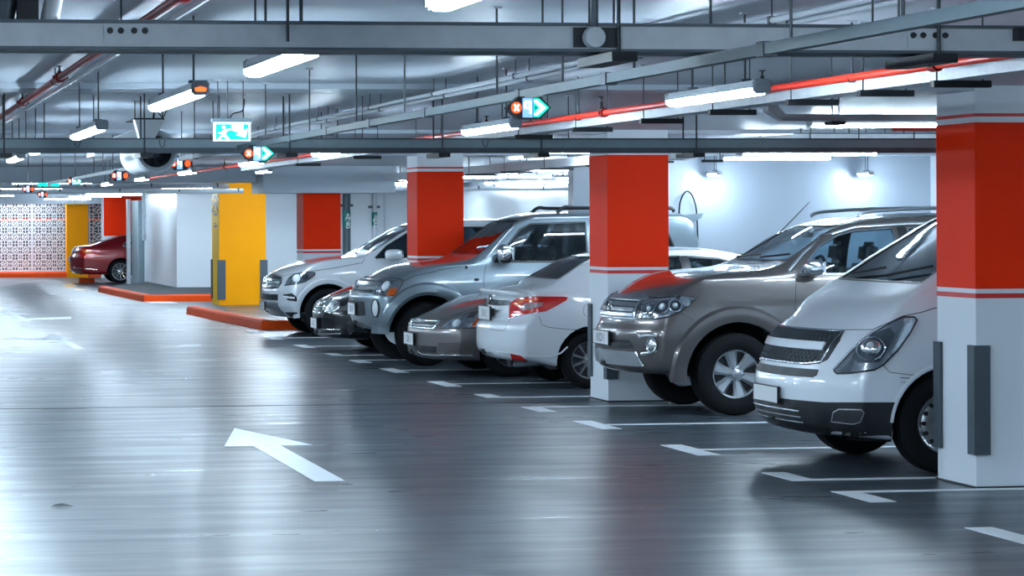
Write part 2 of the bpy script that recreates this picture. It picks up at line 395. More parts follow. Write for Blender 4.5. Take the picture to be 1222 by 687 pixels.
# door frame and pipe on the end of the core side wall
t = thing('door_frame', 'grey steel door frame at the end of the white core wall', 'door frame', (XC-.05, 74, 0))
box('jamb', (XC-.16, 72.7, 0), (XC+.02, 74.4, CEIL-.3), 'tray_grey', t); box('reveal', (XC-.22, 75.0, 0), (XC-.12, 75.25, CEIL-.25), 'white_paint', t)
t = thing('wall_pipe', 'pale vertical pipe fixed to the white core wall', 'pipe', (XC-.06, 72.2, 1.4))
MB().tube([(XC-.06, 72.2, 1.25), (XC-.06, 72.2, 2.5)], .045).build('pipe', 'pipe_white', t)
for z in (1.35, 1.9, 2.4): box('bracket', (XC-.11, 72.13, z), (XC, 72.27, z+.04), 'galv', t)
# drain pipes with teal numbers on the core front wall
def drain(pxl, pxr, label, letters, m, gl):
    Y = YC-.14; a = aty(pxl, 260, Y).x; b = aty(pxr, 260, Y).x; r = (b-a)/2; x = (a+b)/2
    t = thing('drain_pipe', label, 'pipe', (x, Y, 0))
    MB().tube([(x, Y, .0), (x, Y, CEIL)], r, 14).build('pipe', m, t)
    if gl:
        z0, z1 = gl; MB().tube([(x, Y, z0), (x, Y, z1)], r+.006, 14).build('label_band', 'sign_green', t)
        for i, ch in enumerate(letters): text_obj('number', ch, .24, (x+.02, Y-r-.010, z1-.16-i*(z1-z0-.1)/len(letters)), (1, 0, 0), (0, 0, 1), 'sign_white', t)
        box('clamp', (x-r-.07, Y-.03, z1+.1), (x+r+.07, YC-.002, z1+.16), 'galv_dark', t)
drain(409, 418, 'dark drain pipe with teal number band beside the red column', 'A28', 'channel_dark', (1.60, 2.02))
drain(444, 450, 'grey drain pipe with teal band on the white core wall', 'A8', 'galv', (1.64, 1.98))
drain(458, 460.5, 'thin beige conduit clipped to the white core wall', '', 'pipe_white', None)
# louvred ventilation panels on the core front wall
for k, (a, b, lab) in enumerate(((553, 562, 'narrow white framed ventilation louvre beside red column'), (565, 620, 'white framed ventilation grille with a small coloured sticker'), (623, 684, 'white framed ventilation grille above the silver-blue SUV roof'))):
    x0 = aty(a, 250, YC).x; x1 = aty(b, 250, YC).x; z0 = 1.55; z1 = aty(600, 243, YC).z
    t = thing('vent_grille', lab, 'vent', ((x0+x1)/2, YC-.03, z0))
    f = .08
    for q in (((x0, z0), (x1, z0+f)), ((x0, z1-f), (x1, z1)), ((x0, z0), (x0+f, z1)), ((x1-f, z0), (x1, z1))):
        box('frame_bar', (q[0][0], YC-.06, q[0][1]), (q[1][0], YC, q[1][1]), 'white_paint', t)
    box('backing', (x0+f, YC-.015, z0+f), (x1-f, YC, z1-f), 'louvre', t)
    n = 9
    for i in range(n):
        z = z0+f+(z1-z0-2*f)*(i+.5)/n; box('slat', (x0+f, YC-.05, z-.012), (x1-f, YC-.018, z+.008), 'louvre', t)
    if k == 1:
        for i, mm in enumerate(('blue_glow', 'lens_orange')):
            xx = aty(586+i*4, 256, YC).x; MB().lathe([(0, 0), (.05, 0), (.05, .01)], (xx, YC-.062, aty(586, 255.5, YC).z), (0, 1, 0), 12).build('sticker', ('sign_green', 'lens_orange')[i], t)

# ------------------------------------------------------------------ patterned screen at the far end
def screen(x0, x1, z0, z1, Y, label):
    t = thing('lattice_screen', label, 'screen', ((x0+x1)/2, Y, z0), 'patterned white screens'); e = .035
    for q in (((x0, z0), (x1, z0+e)), ((x0, z1-e), (x1, z1)), ((x0, z0), (x0+e, z1)), ((x1-e, z0), (x1, z1))):
        box('frame_bar', (q[0][0], Y-.02, q[0][1]), (q[1][0], Y+.04, q[1][1]), 'white_paint', t)
    b = MB(); p = .40; bar = .030; nx = max(1, round((x1-x0-2*e)/p)); nz = round((z1-z0-2*e)/p); p1 = (x1-x0-2*e)/nx; p2 = (z1-z0-2*e)/nz
    def strip(xa, za, xb, zb, w_=bar):
        d = Vector((xb-xa, 0, zb-za)); L = d.length; d /= L; n = Vector((-d.z, 0, d.x))*w_/2; k = len(b.v)
        for yy_ in (Y, Y+.025):
            for q in (Vector((xa, yy_, za))-n, Vector((xb, yy_, zb))-n, Vector((xb, yy_, zb))+n, Vector((xa, yy_, za))+n): b.v.append(tuple(q))
        b.f += [tuple(k+i for i in q) for q in ((0, 1, 2, 3), (4, 7, 6, 5), (0, 4, 5, 1), (1, 5, 6, 2), (2, 6, 7, 3), (3, 7, 4, 0))]
    for i in range(nx):
        for j in range(nz):
            cx = x0+e+(i+.5)*p1; cz = z0+e+(j+.5)*p2; h = p1/2; g = p2/2
            for s1, s2 in ((-1, -1), (1, -1), (1, 1), (-1, 1)):
                strip(cx+s1*h*.55, cz, cx, cz+s2*g*.55)                    # diamond
                strip(cx+s1*h*.45, cz+s2*g, cx+s1*h, cz+s2*g*.45)          # corner octagon
                strip(cx+s1*h*.2, cz+s2*g*.45, cx+s1*h*.7, cz+s2*g*.75)    # petals
                strip(cx+s1*h*.55, cz+s2*g*.1, cx+s1*h*.72, cz+s2*g*.72)
            strip(cx-h, cz, cx-h*.55, cz); strip(cx+h*.55, cz, cx+h, cz); strip(cx, cz-g, cx, cz-g*.55); strip(cx, cz+g*.55, cx, cz+g)
            strip(cx-h, cz-g, cx+h, cz-g, .02); strip(cx-h, cz-g, cx-h, cz+g, .02)
            strip(cx-h*.16, cz-g*.16, cx+h*.16, cz+g*.16, .06)
    o = b.build('lattice', 'sign_white', t); o['kind'] = 'stuff'
YS = 86.2
sx = [aty(p_, 280, YS).x for p_ in (-70, -2, 38, 79)]
zz0 = .16; zz1 = 2.40
screen(sx[1], sx[2], zz0, zz1, YS, 'patterned white lattice screen panel away from the slim yellow column')
screen(sx[2]+.005, sx[3], zz0, zz1, YS, 'patterned white lattice screen panel meeting the slim yellow column')
screen(aty(106, 280, YS).x, aty(122, 280, YS).x+.2, zz0, zz1, YS, 'narrow lattice screen between the slim yellow column and red column')
t = thing('rail_pipe', 'orange pipe running across behind the patterned screen', 'pipe', (5.5, 90, 1.9))
MB().tube([(2, 90, aty(40, 262, 90).z), (10, 90, aty(40, 262, 90).z)], .06).build('pipe', 'kerb_orange', t)

# ------------------------------------------------------------------ overhead services
def rod(par, x, y, z0, z1=CEIL, r=.005, m='rod', plate=True):
    b = MB().tube([(x, y, z0), (x, y, z1)], r, 6)
    b.build('hanger_rod', m, par)
    if plate: box('anchor_plate', (x-.018, y-.018, z1-.008), (x+.018, y+.018, z1), 'galv', par)
NL = [0]
def lamp(x, y, axis='y', L=1.5, z=None, label='', group='linear batten lamps', rods=True, ind=False):
    z = 2.31 if z is None else z; w_, h = .034, .045
    def bx(a0, a1, s0, s1, z0, z1): return ((s0+x, a0+y, z0), (s1+x, a1+y, z1)) if axis == 'y' else ((a0+x, s0+y, z0), (a1+x, s1+y, z1))
    t = thing('batten_lamp', label, 'lamp', (x, y, z), group)
    b = MB(); prof = [(-w_*.75, z+h), (w_*.75, z+h), (w_, z+h*.55), (w_, z+.012), (-w_, z+.012), (-w_, z+h*.55)]
    if axis == 'y': b.prism([(x+a, zz) for a, zz in prof], 'y', y+.03, y+L-.03)
    else: b.prism([(y+a, zz) for a, zz in prof], 'x', x+.03, x+L-.03)
    b.build('housing', 'lamp_body', t)
    b = MB(); prof = [(-w_*.9, z+.012), (-w_*.9, z-.004), (-w_*.55, z-.016), (w_*.55, z-.016), (w_*.9, z-.004), (w_*.9, z+.012)]
    if axis == 'y': b.prism([(x+a, zz) for a, zz in prof], 'y', y+.04, y+L-.04)
    else: b.prism([(y+a, zz) for a, zz in prof], 'x', x+.04, x+L-.04)
    b.build('diffuser', 'lamp_glow', t)
    for s in (0, L-.035): bevel_box('end_cap', *bx(s, s+.035, -w_*1.08, w_*1.08, z-.012, z+h*1.08), 'lamp_cap', t, .008)
    if ind: MB().prism([(x-.020, z+.002), (x+.020, z+.002), (x+.026, z+.016), (x, z+.024), (x-.026, z+.016)][::-1], 'y', y-.003, y+.002).build('indicator', 'orange_glow', t)
    if rods:
        for s in (.22, L-.3):
            q = bx(s, s, 0, 0, 0, 0)[0]; rod(t, q[0], q[1], z+h)
            box('clip', (q[0]-.02, q[1]-.02, z+h-.002), (q[0]+.02, q[1]+.02, z+h+.014), 'galv_dark', t)
XA = 2.76*.53
YL = ((5.05, 1.4), (8.2, 1.25), (10.85, 1.6), (15.05, 1.75), (19.2, 1.4), (22.0, 1.4), (25.6, 1.4), (29.2, 1.4), (32.8, 1.4), (36.4, 1.4))
names = ('hung before the near cross tray', 'peeping out just behind the near cross tray', 'with an orange-lit end cap', 'hung ahead of the jet fan', 'level with the jet fan',
         'next past the jet fan', 'fourth from the concrete beam over the aisle', 'third from the concrete beam over the aisle', 'second from the concrete beam over the aisle', 'nearest the concrete beam over the aisle')
for (y, L_), n in zip(YL, names): lamp(XA, y, L=L_, label='linear batten lamp '+n, ind='orange' in n)
XB = 7.12*.53
for y, n in zip((3.9, 10.58, 14.65, 19.9, 23.85, 28.5, 33, 37.5), ('above the near stalls', 'under the red sprinkler pipe by the white van', 'near the green arrow parking sign', 'short of the grey cross tray', 'past the second parking sign', 'by the third parking sign', 'by the fourth parking sign', 'before the ceiling beam')):
    lamp(XB, y, L=1.22, label='linear batten lamp over stall fronts '+n)
# lamp rows outside the picture and behind the camera, the same fittings
for i, y in enumerate((-6, -2, 1.8)):
    for x in (-4.5, XA, 5.2): lamp(x, y, label='linear batten lamp in the part of the garage behind the viewpoint', group='lamps behind the viewpoint')
for y in (6, 11, 16, 21, 26, 31, 36): lamp(-4.5, y, label='linear batten lamp over the opposite side of the aisle', group='lamps over the opposite bays')
# lamps across the stalls
def lampx(pxa, pxb, py, Y, label, n=1):
    a = aty(pxa, py, Y); b = aty(pxb, py, Y); lamp(a.x, Y, 'x', b.x-a.x, min(a.z, 2.56), label=label, group='cross-wise lamps over stalls')
lampx(860, 993, 189, 31.2, 'long cross-wise lamp hung before the white stall wall')
lampx(605, 660, 210, 47, 'cross-wise lamp seen in the gap between red columns')
lampx(662, 692, 213, 45, 'cross-wise lamp beside the white stall wall end')
lampx(576, 600, 218.5, 55, 'short lamp over the ventilation grilles')
lampx(473, 486, 215.5, 52, 'short lamp showing beside the concrete drop beam')
ORD = ('first', 'second', 'third', 'fourth', 'fifth', 'sixth', 'seventh', 'eighth')
def lamp_row(x, ys, base, group, z=2.46):
    for i, y in enumerate(ys): lamp(x, y, 'x', 1.5, z, label='%s cross-wise lamp %s' % (ORD[i], base), group=group)
lamp_row(9.2, (13, 20.6, 26.5), 'above the bonnets of the parked cars from the white van', 'lamps above the car roofs', 2.45)
lamp_row(11.6, (16.5, 23), 'above the tails of the parked cars from the white van', 'lamps above the car roofs', 2.45)
lamp_row(8.1, (21.6, 30.3), 'added tight under the ceiling to brighten the red columns past the white van', 'lamps above the car roofs', 2.57)  # row added to brighten red column fronts; first follows a pale ceiling strip
lamp_row(9.5, (37.5, 44.0, 51.5, 58), 'past the white stall wall toward the vent grilles', 'lamps in the far bays', 2.5)
lamp_row(12.5, (40, 50, 60), 'in the deep row behind the white stall wall', 'lamps in the far bays', 2.5)
lamp_row(7.7, (46.4, 50.2, 53.2), 'added out of sight behind the concrete drop beam to brighten the yellow column', 'lamps in the far bays', 2.57)  # unseen lamps added to brighten the yellow column
lamp_row(10.6, (47.5, 54.5, 61.2), 'added between the vent grilles and the white stall wall to brighten the core wall', 'lamps in the far bays', 2.57)  # extra lamps added to whiten the core wall
lamp_row(6.9, (57.8, 63), 'over the kerb by the yellow column', 'lamps in the far bays', 2.5)
lamp_row(-.4, (46, 52, 59, 66, 76), 'beyond the concrete beam over the open lane', 'lamps at the far end of the aisle')
lamp_row(3.0, (48, 54.5, 62, 70, 79), 'beyond the concrete beam over the kerb-side lane', 'lamps at the far end of the aisle')
lamp_row(6.1, (67.5, 72.5, 81.5), 'between the core wall and the patterned screen', 'lamps at the far end of the aisle')
lamp_row(10.0, (78.5,), 'above the maroon saloon', 'lamps at the far end of the aisle')
lamp_row(1.6, (82.4,), 'facing the patterned lattice screen', 'lamps at the far end of the aisle', 2.5)
lamp(6.2, 38.4, 'y', 1.2, 2.5, label='batten lamp added to brighten the red column beside the white SUV')  # added lamp, brightens the front of this red column
for x, n in ((1.2, 'first'), (3.4, 'second'), (5.3, 'third')): lamp(x, 84.9, 'x', 1.3, 2.5, label=n+' lamp from the open lane added unseen behind the far beam to brighten the lattice screen', group='lamps added to light the lattice screen')  # unseen lamps added behind the beam to light the lattice
lamp(4.5, 94, 'x', 1.5, 2.5, label='lone cross-wise lamp behind the patterned screen')
for k, p_ in enumerate((874, 1058)):
    x = aty(p_, 200, 33.).x; lamp(x, 33.5, 'y', .44, 2.36, label=('batten lamp end-on to the white stall wall beside the looped cable', 'batten lamp end-on to the white stall wall above the brown-grey SUV roof')[k], group='lamps against the stall wall')

# cable trays that cross the aisle
def tray_x(name, label, Y, x0, x1, z0, z1, rods_, m='galv', depth=.28, couplers=(), bolts=True, lip=True):
    t = thing(name, label, 'cable tray', ((x0+x1)/2, Y, z0)); e = .006
    b = MB().box((x0, Y, z0), (x1, Y+e, z1)).box((x0, Y+depth-e, z0), (x1, Y+depth, z1)); b.build('side_rail', m, t)
    box('tray_base', (x0, Y+e, z0+.004), (x1, Y+depth-e, z0+.010), 'galv_dark', t)
    if lip:
        box('rail_lip', (x0, Y-.012, z1-.006), (x1, Y+.03, z1+.004), 'galv_dark', t); box('rail_foot', (x0, Y-.010, z0-.004), (x1, Y+.03, z0+.004), 'galv_dark', t)
    cb = MB()
    for k in range(4): cb.tube([(x0+.02, Y+.05+k*.05, z0+.03+.008*(k % 2)), (x1-.02, Y+.05+k*.05, z0+.03+.008*(k % 2))], .014, 6)
    cb.build('cables', 'rubber_black', t)
    for x in rods_:
        rod(t, x, Y-.02, z0-.02, r=.006); rod(t, x+.012, Y+depth+.01, z0-.02, r=.006)
        box('strut', (x-.03, Y-.05, z0-.035), (x+.05, Y+depth+.05, z0-.006), 'black_steel', t)
    for x in couplers:
        box('splice_plate', (x-.07, Y-.006, z0+.012), (x+.07, Y, z1-.012), m, t)
        for dx in (-.052, -.02, .02, .052): MB().lathe([(0, .008), (.008, .008), (.010, 0)], (x+dx, Y-.006, (z0+z1)/2+.012), (0, -1, 0), 10).build('bolt', 'black_steel', t)
    return t
YT = 7.85
za = aty(600, 59.5, YT).z; zb = aty(600, 28.5, YT).z
xs = lambda p_, Y, py=40: aty(p_, py, Y).x
t1 = tray_x('cable_tray', 'grey galvanised cable tray crossing the aisle high in front', YT, -4, 8, za, zb, [xs(p_, YT) for p_ in (736, 1117)], couplers=[xs(152, YT), xs(1108, YT)])
rod(t1, xs(342, YT), YT-.022, za+.02, r=.005)
for p_ in (153, 317, 372, 668, 725, 755, 1071, 1103): rod(t1, xs(p_, YT), YT+.2, zb-.02, r=.0035)
xk = xs(706, YT); MB().tube([(xk, YT-.03, zb-.03), (xk, YT-.03, CEIL)], .012, 10).build('drop_pipe', 'galv_dark', t1)
MB().lathe([(0, .03), (.030, .03), (.034, .02), (.034, 0)], (xk, YT-.016, (za+zb)/2-.002), (0, -1, 0), 20).build('junction_cap', 'galv', t1)
box('clamp_block', (xk-.06, YT-.014, za+.008), (xk+.085, YT-.008, zb-.01), 'black_steel', t1)
box('end_box', (xs(1207, YT), YT-.05, za+.035), (xs(1260, YT), YT-.008, zb-.004), 'black_steel', t1)
# tray laid over its left end, dark funnel and pipe above
t = thing('duct_fitting', 'dark bracket and pale duct piece above the near tray end', 'duct', (xs(40, YT), YT+.1, zb))
box('bracket', (xs(30, YT), YT+.33, zb), (xs(56, YT), YT+.4, CEIL), 'black_steel', t)
box('foot', (xs(8, YT), YT+.31, zb+.014), (xs(118, YT), YT+.42, zb+.028), 'black_steel', t)
MB().tube([(xs(58, YT+.4), YT+.4, zb+.02), (xs(75, YT+.4), YT+.4, CEIL-.03)], .03, 12).build('duct_arm', 'duct_white', t)
MB().tube([(xs(3, YT+.4), YT+.4, zb), (xs(22, YT+.4), YT+.4, CEIL-.03)], .03, 12).build('duct_arm', 'galv_dark', t)
YT2 = 17.9
za2 = aty(500, 181.5, YT2).z; zb2 = aty(500, 165.5, YT2).z
t2 = tray_x('cable_tray', 'blue-grey cable tray crossing behind the exit sign', YT2, -5, 12, za2, zb2, [xs(p_, YT2, 170) for p_ in (5, 172, 345, 527, 645, 830)], 'tray_grey', .3)
box('lower_flange', (-5, YT2-.014, za2), (12, YT2-.004, za2+.030), 'galv_dark', t2)
for p_ in (34, 116, 238, 268, 297, 441, 610, 690): rod(t2, xs(p_, YT2, 170), YT2+.25, zb2-.03, r=.004)
b = MB()
for p_ in (92, 193, 578): x = xs(p_, YT2, 172); b.tube([(x-.02, YT2-.02, zb2-.01), (x-.014, YT2-.03, zb2-.05), (x, YT2-.03, zb2-.06), (x+.014, YT2-.03, zb2-.05), (x+.02, YT2-.02, zb2-.01)], .0025, 5)
b.build('cable_tie', 'black_steel', t2)

# services that run along the aisle
def run_y(name, label, cat, X, z, y0, y1, r, m, rods_=(), extra=None, mr='rod', pname='pipe'):
    t = thing(name, label, cat, (X, (y0+y1)/2, z)); MB().tube([(X, y0, z), (X, y1, z)], r, 10).build(pname, m, t)
    for y in rods_:
        rod(t, X, y, z, r=.004, m=mr)
        MB().tube([(X-r-.006, y, z), (X-r*.7, y, z-r-.004), (X+r*.7, y, z-r-.004), (X+r+.006, y, z), (X, y, z+r+.02)], .003, 5).build('pipe_ring', mr, t)
    return t
def sprinkler(par, X, y, z, m='pipe_red'):
    MB().lathe([(.018, 0), (.016, .02), (.009, .022), (.008, .045), (.012, .05), (.005, .055), (.005, .075), (.018, .078), (.018, .081), (0, .082)], (X, y, z), (0, 0, 1), 10).build('sprinkler_head', m if m == 'x' else 'black_steel', par)
def coupling(par, X, y, z, r):
    MB().tube([(X, y-.03, z), (X, y+.03, z)], r*1.55, 12).build('coupling', 'pipe_red', par)
    box('coupling_bolt', (X-r*2.1, y-.012, z-.01), (X+r*2.1, y+.012, z+.01), 'pipe_red', par)
# left sprinkler pipe with white companion
HP = .79; XP = 1.50*HP; zP = HC+HP
t = run_y('sprinkler_pipe', 'dark red sprinkler pipe slanting over the open aisle', 'pipe', XP, zP, 5.5, 26, .020, 'pipe_red', (8.9, 14.9, 20.6))
for y in (9.2, 11.75, 14.55, 17.6): coupling(t, XP, y, zP, .020)
for y in (14.6, 17.65): sprinkler(t, XP, y, zP-.015)
run_y('conduit', 'white tube standing in for the highlight along the dark red sprinkler pipe', 'pipe', XP+.060, zP-.022, 5.5, 26, .013, 'pipe_white')  # white tube gives the red pipe a built-in highlight
# right sprinkler pipe
HP2 = .62; XP2 = 7.1*HP2; zP2 = HC+HP2
t = run_y('sprinkler_pipe', 'red sprinkler pipe in lamp-lit colour running above the stall fronts', 'pipe', XP2, zP2, 5, 40, .017, 'pipe_red_lit', (11.2, 12.9, 15.6, 18.2))
for y in (10.3, 13.3, 15.05, 18.5, 24.5, 30.5): coupling(t, XP2, y, zP2, .017)
for y in (12.35, 15.1, 17.9, 24.4, 30.6): sprinkler(t, XP2, y, zP2+.015)
# trough under it with black struts
XT = XP2+.10
t = thing('cable_trough', 'pale steel cable trough under the red sprinkler pipe', 'cable tray', (XT+.06, 18, 2.33))
MB().box((XT, 8.3, 2.352), (XT+.004, 30, 2.402)).box((XT+.12, 8.3, 2.352), (XT+.124, 30, 2.402)).box((XT, 8.3, 2.348), (XT+.124, 30, 2.352)).build('channel', 'galv', t)
MB().box((XT+.02, 8.3, 2.398), (XT+.10, 30, 2.408)).build('cover', 'lamp_body', t)
for i, y in enumerate((9.2, 10.45, 11.25, 12.15, 13.3, 14.5, 15.9, 17.3, 20.5, 23, 26)):
    box('strut', (XT-.05, y-.02, 2.318), (XT+.20, y+.02, 2.346), 'black_steel', t)
    rod(t, XT-.03, y, 2.335, r=.0035); rod(t, XT+.17, y, 2.335, r=.0035)
# sign channel
HS = .49; XS = 5.41*HS; zS = HC+HS
for (y0, y1, ry, jy, lab) in ((5.6, 17.72, (6.4, 7.2, 7.9, 8.7, 9.6, 10.6, 12.4, 13.6, 15.0, 16.6), (7.4, 9.0, 10.2, 11.9, 13.2, 14.4, 15.6), 'grey steel channel carrying the large green arrow sign'),
                              (18.45, 34.5, (19, 20.8, 22.3, 25.2, 26.2, 27.2, 28.2, 30.5, 32.5), (20, 24, 29), 'grey steel channel carrying the guidance signs past the jet fan')):
    t = thing('sign_channel', lab, 'cable tray', (XS, (y0+y1)/2, zS))
    MB().box((XS-.018, y0, zS-.017), (XS+.018, y1, zS+.017)).build('channel', 'channel_dark', t)
    for y in ry: rod(t, XS, y, zS+.017, r=.0045)
    for y in jy: box('joint_clip', (XS-.022, y-.03, zS-.022), (XS+.022, y+.03, zS+.022), 'galv_dark', t)
# double white conduit close to the ceiling
HD = .775; XD = 4.65*HD
for k, (dx, dz, lab) in enumerate(((0, 0, 'upper white conduit of the pair fixed close under the ceiling'), (.075, -.012, 'lower white conduit of the pair fixed close under the ceiling'))):
    t = run_y('conduit', lab, 'pipe', XD+dx, HC+HD+dz, 7, 30, .013, 'pipe_white')
    for y in range(8, 30, 2): box('saddle', (XD+dx-.016, y-.01, HC+HD+dz-.015), (XD+dx+.016, y+.01, HC+HD+dz+.016), 'galv_dark', t); rod(t, XD+dx, y, HC+HD+dz+.012, r=.003, plate=False)
def run_x(name, label, Y, x0, x1, z, r, m, cat='pipe'):
    t = thing(name, label, cat, ((x0+x1)/2, Y, z)); MB().tube([(x0, Y, z), (x1, Y, z)], r, 10).build('pipe', m, t)
    x = x0+.3
    while x < x1: box('saddle', (x-.012, Y-r-.006, z-r*.3), (x+.012, Y+r+.006, CEIL if CEIL-z < .15 else z+r+.01), 'galv_dark', t); x += 1.2
    return t
run_x('conduit', 'thin white conduit crossing the ceiling above the aisle', 17.35, .9, XD, CEIL-.02, .010, 'pipe_white')
for k, (Y, py, r, x0, x1, lab) in enumerate(((44.5, 216.5, .03, -2, 6.6, 'pale pipe crossing beyond the concrete beam'), (47.5, 222, .045, -2, 6.9, 'larger pale pipe crossing over the far aisle'), (53, 228, .05, -2, 8, 'far white pipe crossing before the core wall'), (47, 226, .04, 8.7, 14, 'pale pipe seen between the red columns'))):
    t = run_x('service_pipe', lab, Y, x0, x1, aty(200, py, Y).z, r, 'pipe_white')
    for x in (x0+1, x0+3, x0+5): rod(t, x, Y, aty(200, py, Y).z, r=.008)
# far trays and boxes in the gap between the columns
t = thing('cable_tray', 'grey tray running beside the white stall wall end', 'cable tray', (8.75, 33, 2.42))
MB().box((8.6, 27, 2.42), (8.61, 48, 2.52)).box((8.9, 27, 2.42), (8.91, 48, 2.52)).box((8.6, 27, 2.415), (8.91, 48, 2.42)).build('channel', 'galv', t)
for y in range(28, 48, 2): rod(t, 8.6, y, 2.42, r=.006); rod(t, 8.9, y, 2.42, r=.006); box('strut', (8.55, y-.02, 2.39), (8.97, y+.02, 2.412), 'black_steel', t)
t = thing('duct', 'dark band below the ceiling over the ventilation grilles', 'duct', (11, 62, 2.4))
box('dark_band', (8.6, 61.6, aty(600, 227, 62).z), (15, 62.6, aty(600, 219, 62).z), 'duct_dark', t)  # plain dark box filling the band under the ceiling
for x in (9.5, 11, 12.5): rod(t, x, 62, aty(600, 219, 62).z, r=.01)
t = thing('bulkhead_box', 'white angled ceiling box before the ventilation grilles', 'duct', (11.5, 60, 2.1))
MB().prism([(aty(640, 240, 60).x, aty(640, 229, 60).z), (aty(655, 240, 60).x, aty(640, 236.5, 60).z), (aty(672, 240, 60).x, aty(640, 236.5, 60).z), (aty(682, 240, 60).x, aty(640, 229, 60).z)], 'y', 59.6, 60.4).build('box', 'white_paint', t)
rod(t, aty(665, 240, 60).x, 60, aty(640, 229, 60).z, r=.01)
# trays on the right above the stalls
YR = 18.2
t = thing('cable_tray', 'grey tray with an elbow dropping from the ceiling beside the near red column', 'cable tray', (xs(1000, YR, 140), YR, 2.47))
z0 = aty(1000, 144, YR).z; z1 = aty(1000, 136, YR).z; xe = xs(922, YR, 140); xf = xs(936, YR, 140); xo = xs(917, YR, 140)
MB().prism([(xf, z0), (9.5, z0), (9.5, z1), (xf+.01, z1), (xs(929, YR), z1+.05), (xs(929, YR), aty(920, 117, YR).z), (xo, aty(920, 117, YR).z), (xo, z1+.02)][::-1], 'y', YR, YR+.12).build('channel', 'galv', t)
for p_ in (995, 1003): rod(t, xs(p_, YR, 140), YR+.03, z0-.02, r=.005)
box('strut', (xs(992, YR, 140), YR-.02, z0-.03), (xs(1008, YR, 140), YR+.14, z0-.004), 'black_steel', t)
YR2 = 24.3
z0 = aty(1040, 171, YR2).z; z1 = aty(1040, 159, YR2).z
t = tray_x('cable_tray', 'dull grey tray high above the brown-grey SUV roof', YR2, xs(948, YR2, 165), 13.5, z0, min(z1, CEIL-.03), [xs(p_, YR2, 165) for p_ in (966, 1024, 1090)], 'galv', .25)
MB().prism([(xs(860, YR2, 165), z0), (xs(948, YR2, 165), z0), (xs(948, YR2, 165), z1-.005), (xs(860, YR2, 165), z0+.03)], 'y', YR2, YR2+.25).build('ramp_piece', 'galv', t)
for p_ in (1000, 1038, 1061): rod(t, xs(p_, YR2, 165), YR2+.1, z1-.02, r=.004)
t = thing('sprinkler_pipe', 'short dark red pipe above the tray beside the near red column', 'pipe', (xs(1100, 24, 152), 24., 2.6))
zq = min(aty(1090, 152, 24.).z, CEIL-.03); MB().tube([(xs(1065, 24, 152), 24., zq), (11, 24., zq)], .018, 8).build('pipe', 'pipe_red', t)
MB().tube([(xs(1066, 24, 152), 24., zq-.02), (xs(1066, 24, 152), 24., CEIL)], .008, 8).build('drop', 'black_steel', t)
struct(box('trim_beam_8', (xl, 33.6, aty(1000, 183.5, 33.6).z-.02), (14.5, 34.1, CEIL), 'white_paint'))
for k, (pa, pb, py, Y) in enumerate(((838, 862, 190.5, 30.5), (796, 820, 188, 30.8), (888, 900, 182, 31))):
    a = aty(pa, py, Y); b_ = aty(pb, py, Y)
    t = thing('ceiling_strut', ('dark strut channel hung by the cross-wise lamp', 'dark strut channel hung beside the tall red column', 'small dark strut above the cross-wise lamp')[k], 'strut', (a.x, Y, a.z))
    box('strut', (a.x, Y-.03, a.z-.03), (b_.x, Y+.03, a.z), 'black_steel', t); rod(t, a.x+.03, Y, a.z); rod(t, b_.x-.03, Y, a.z)
# drop rods from the ceiling over the stalls, each carrying a small junction box
for k, (p_, Y) in enumerate(((905, 27.5), (932, 27.5), (818, 29))):
    x = xs(p_, Y, 165); t = thing('junction_box', ('small grey junction box on drop rod above the brown-grey SUV', 'grey junction box near the ramped tray', 'small junction box on a rod beside the tall red column')[k], 'junction box', (x, Y, 2.5))
    rod(t, x, Y, 2.5, r=.007); bevel_box('body', (x-.04, Y-.03, 2.44), (x+.04, Y+.03, 2.505), 'lamp_cap', t, .008)
# looped hose on the stall wall
t = thing('wall_cable', 'black looped cable arching up the white stall wall', 'cable', (xs(820, 34, 260), 34.05, 1.4))
pts = [aty(810, 300, 34.05), aty(810.5, 252, 34.05), aty(813, 237, 34.05), aty(818, 229, 34.05), aty(823, 229.5, 34.05), aty(828, 238, 34.05), aty(831.5, 256, 34.05), aty(833, 300, 34.05)]
def smooth_path(P_, n=6):
    out = []; k = len(P_)
    for i in range(k-1):
        p0, p1, p2, p3 = P_[max(i-1, 0)], P_[i], P_[i+1], P_[min(i+2, k-1)]
        for j in range(n):
            u = j/n; out.append(.5*((2*p1)+(p2-p0)*u+(2*p0-5*p1+4*p2-p3)*u*u+(3*p1-p0-3*p2+p3)*u**3))
    return out+[P_[-1]]
MB().tube(smooth_path(pts), .010, 6).build('cable', 'rubber_black', t)

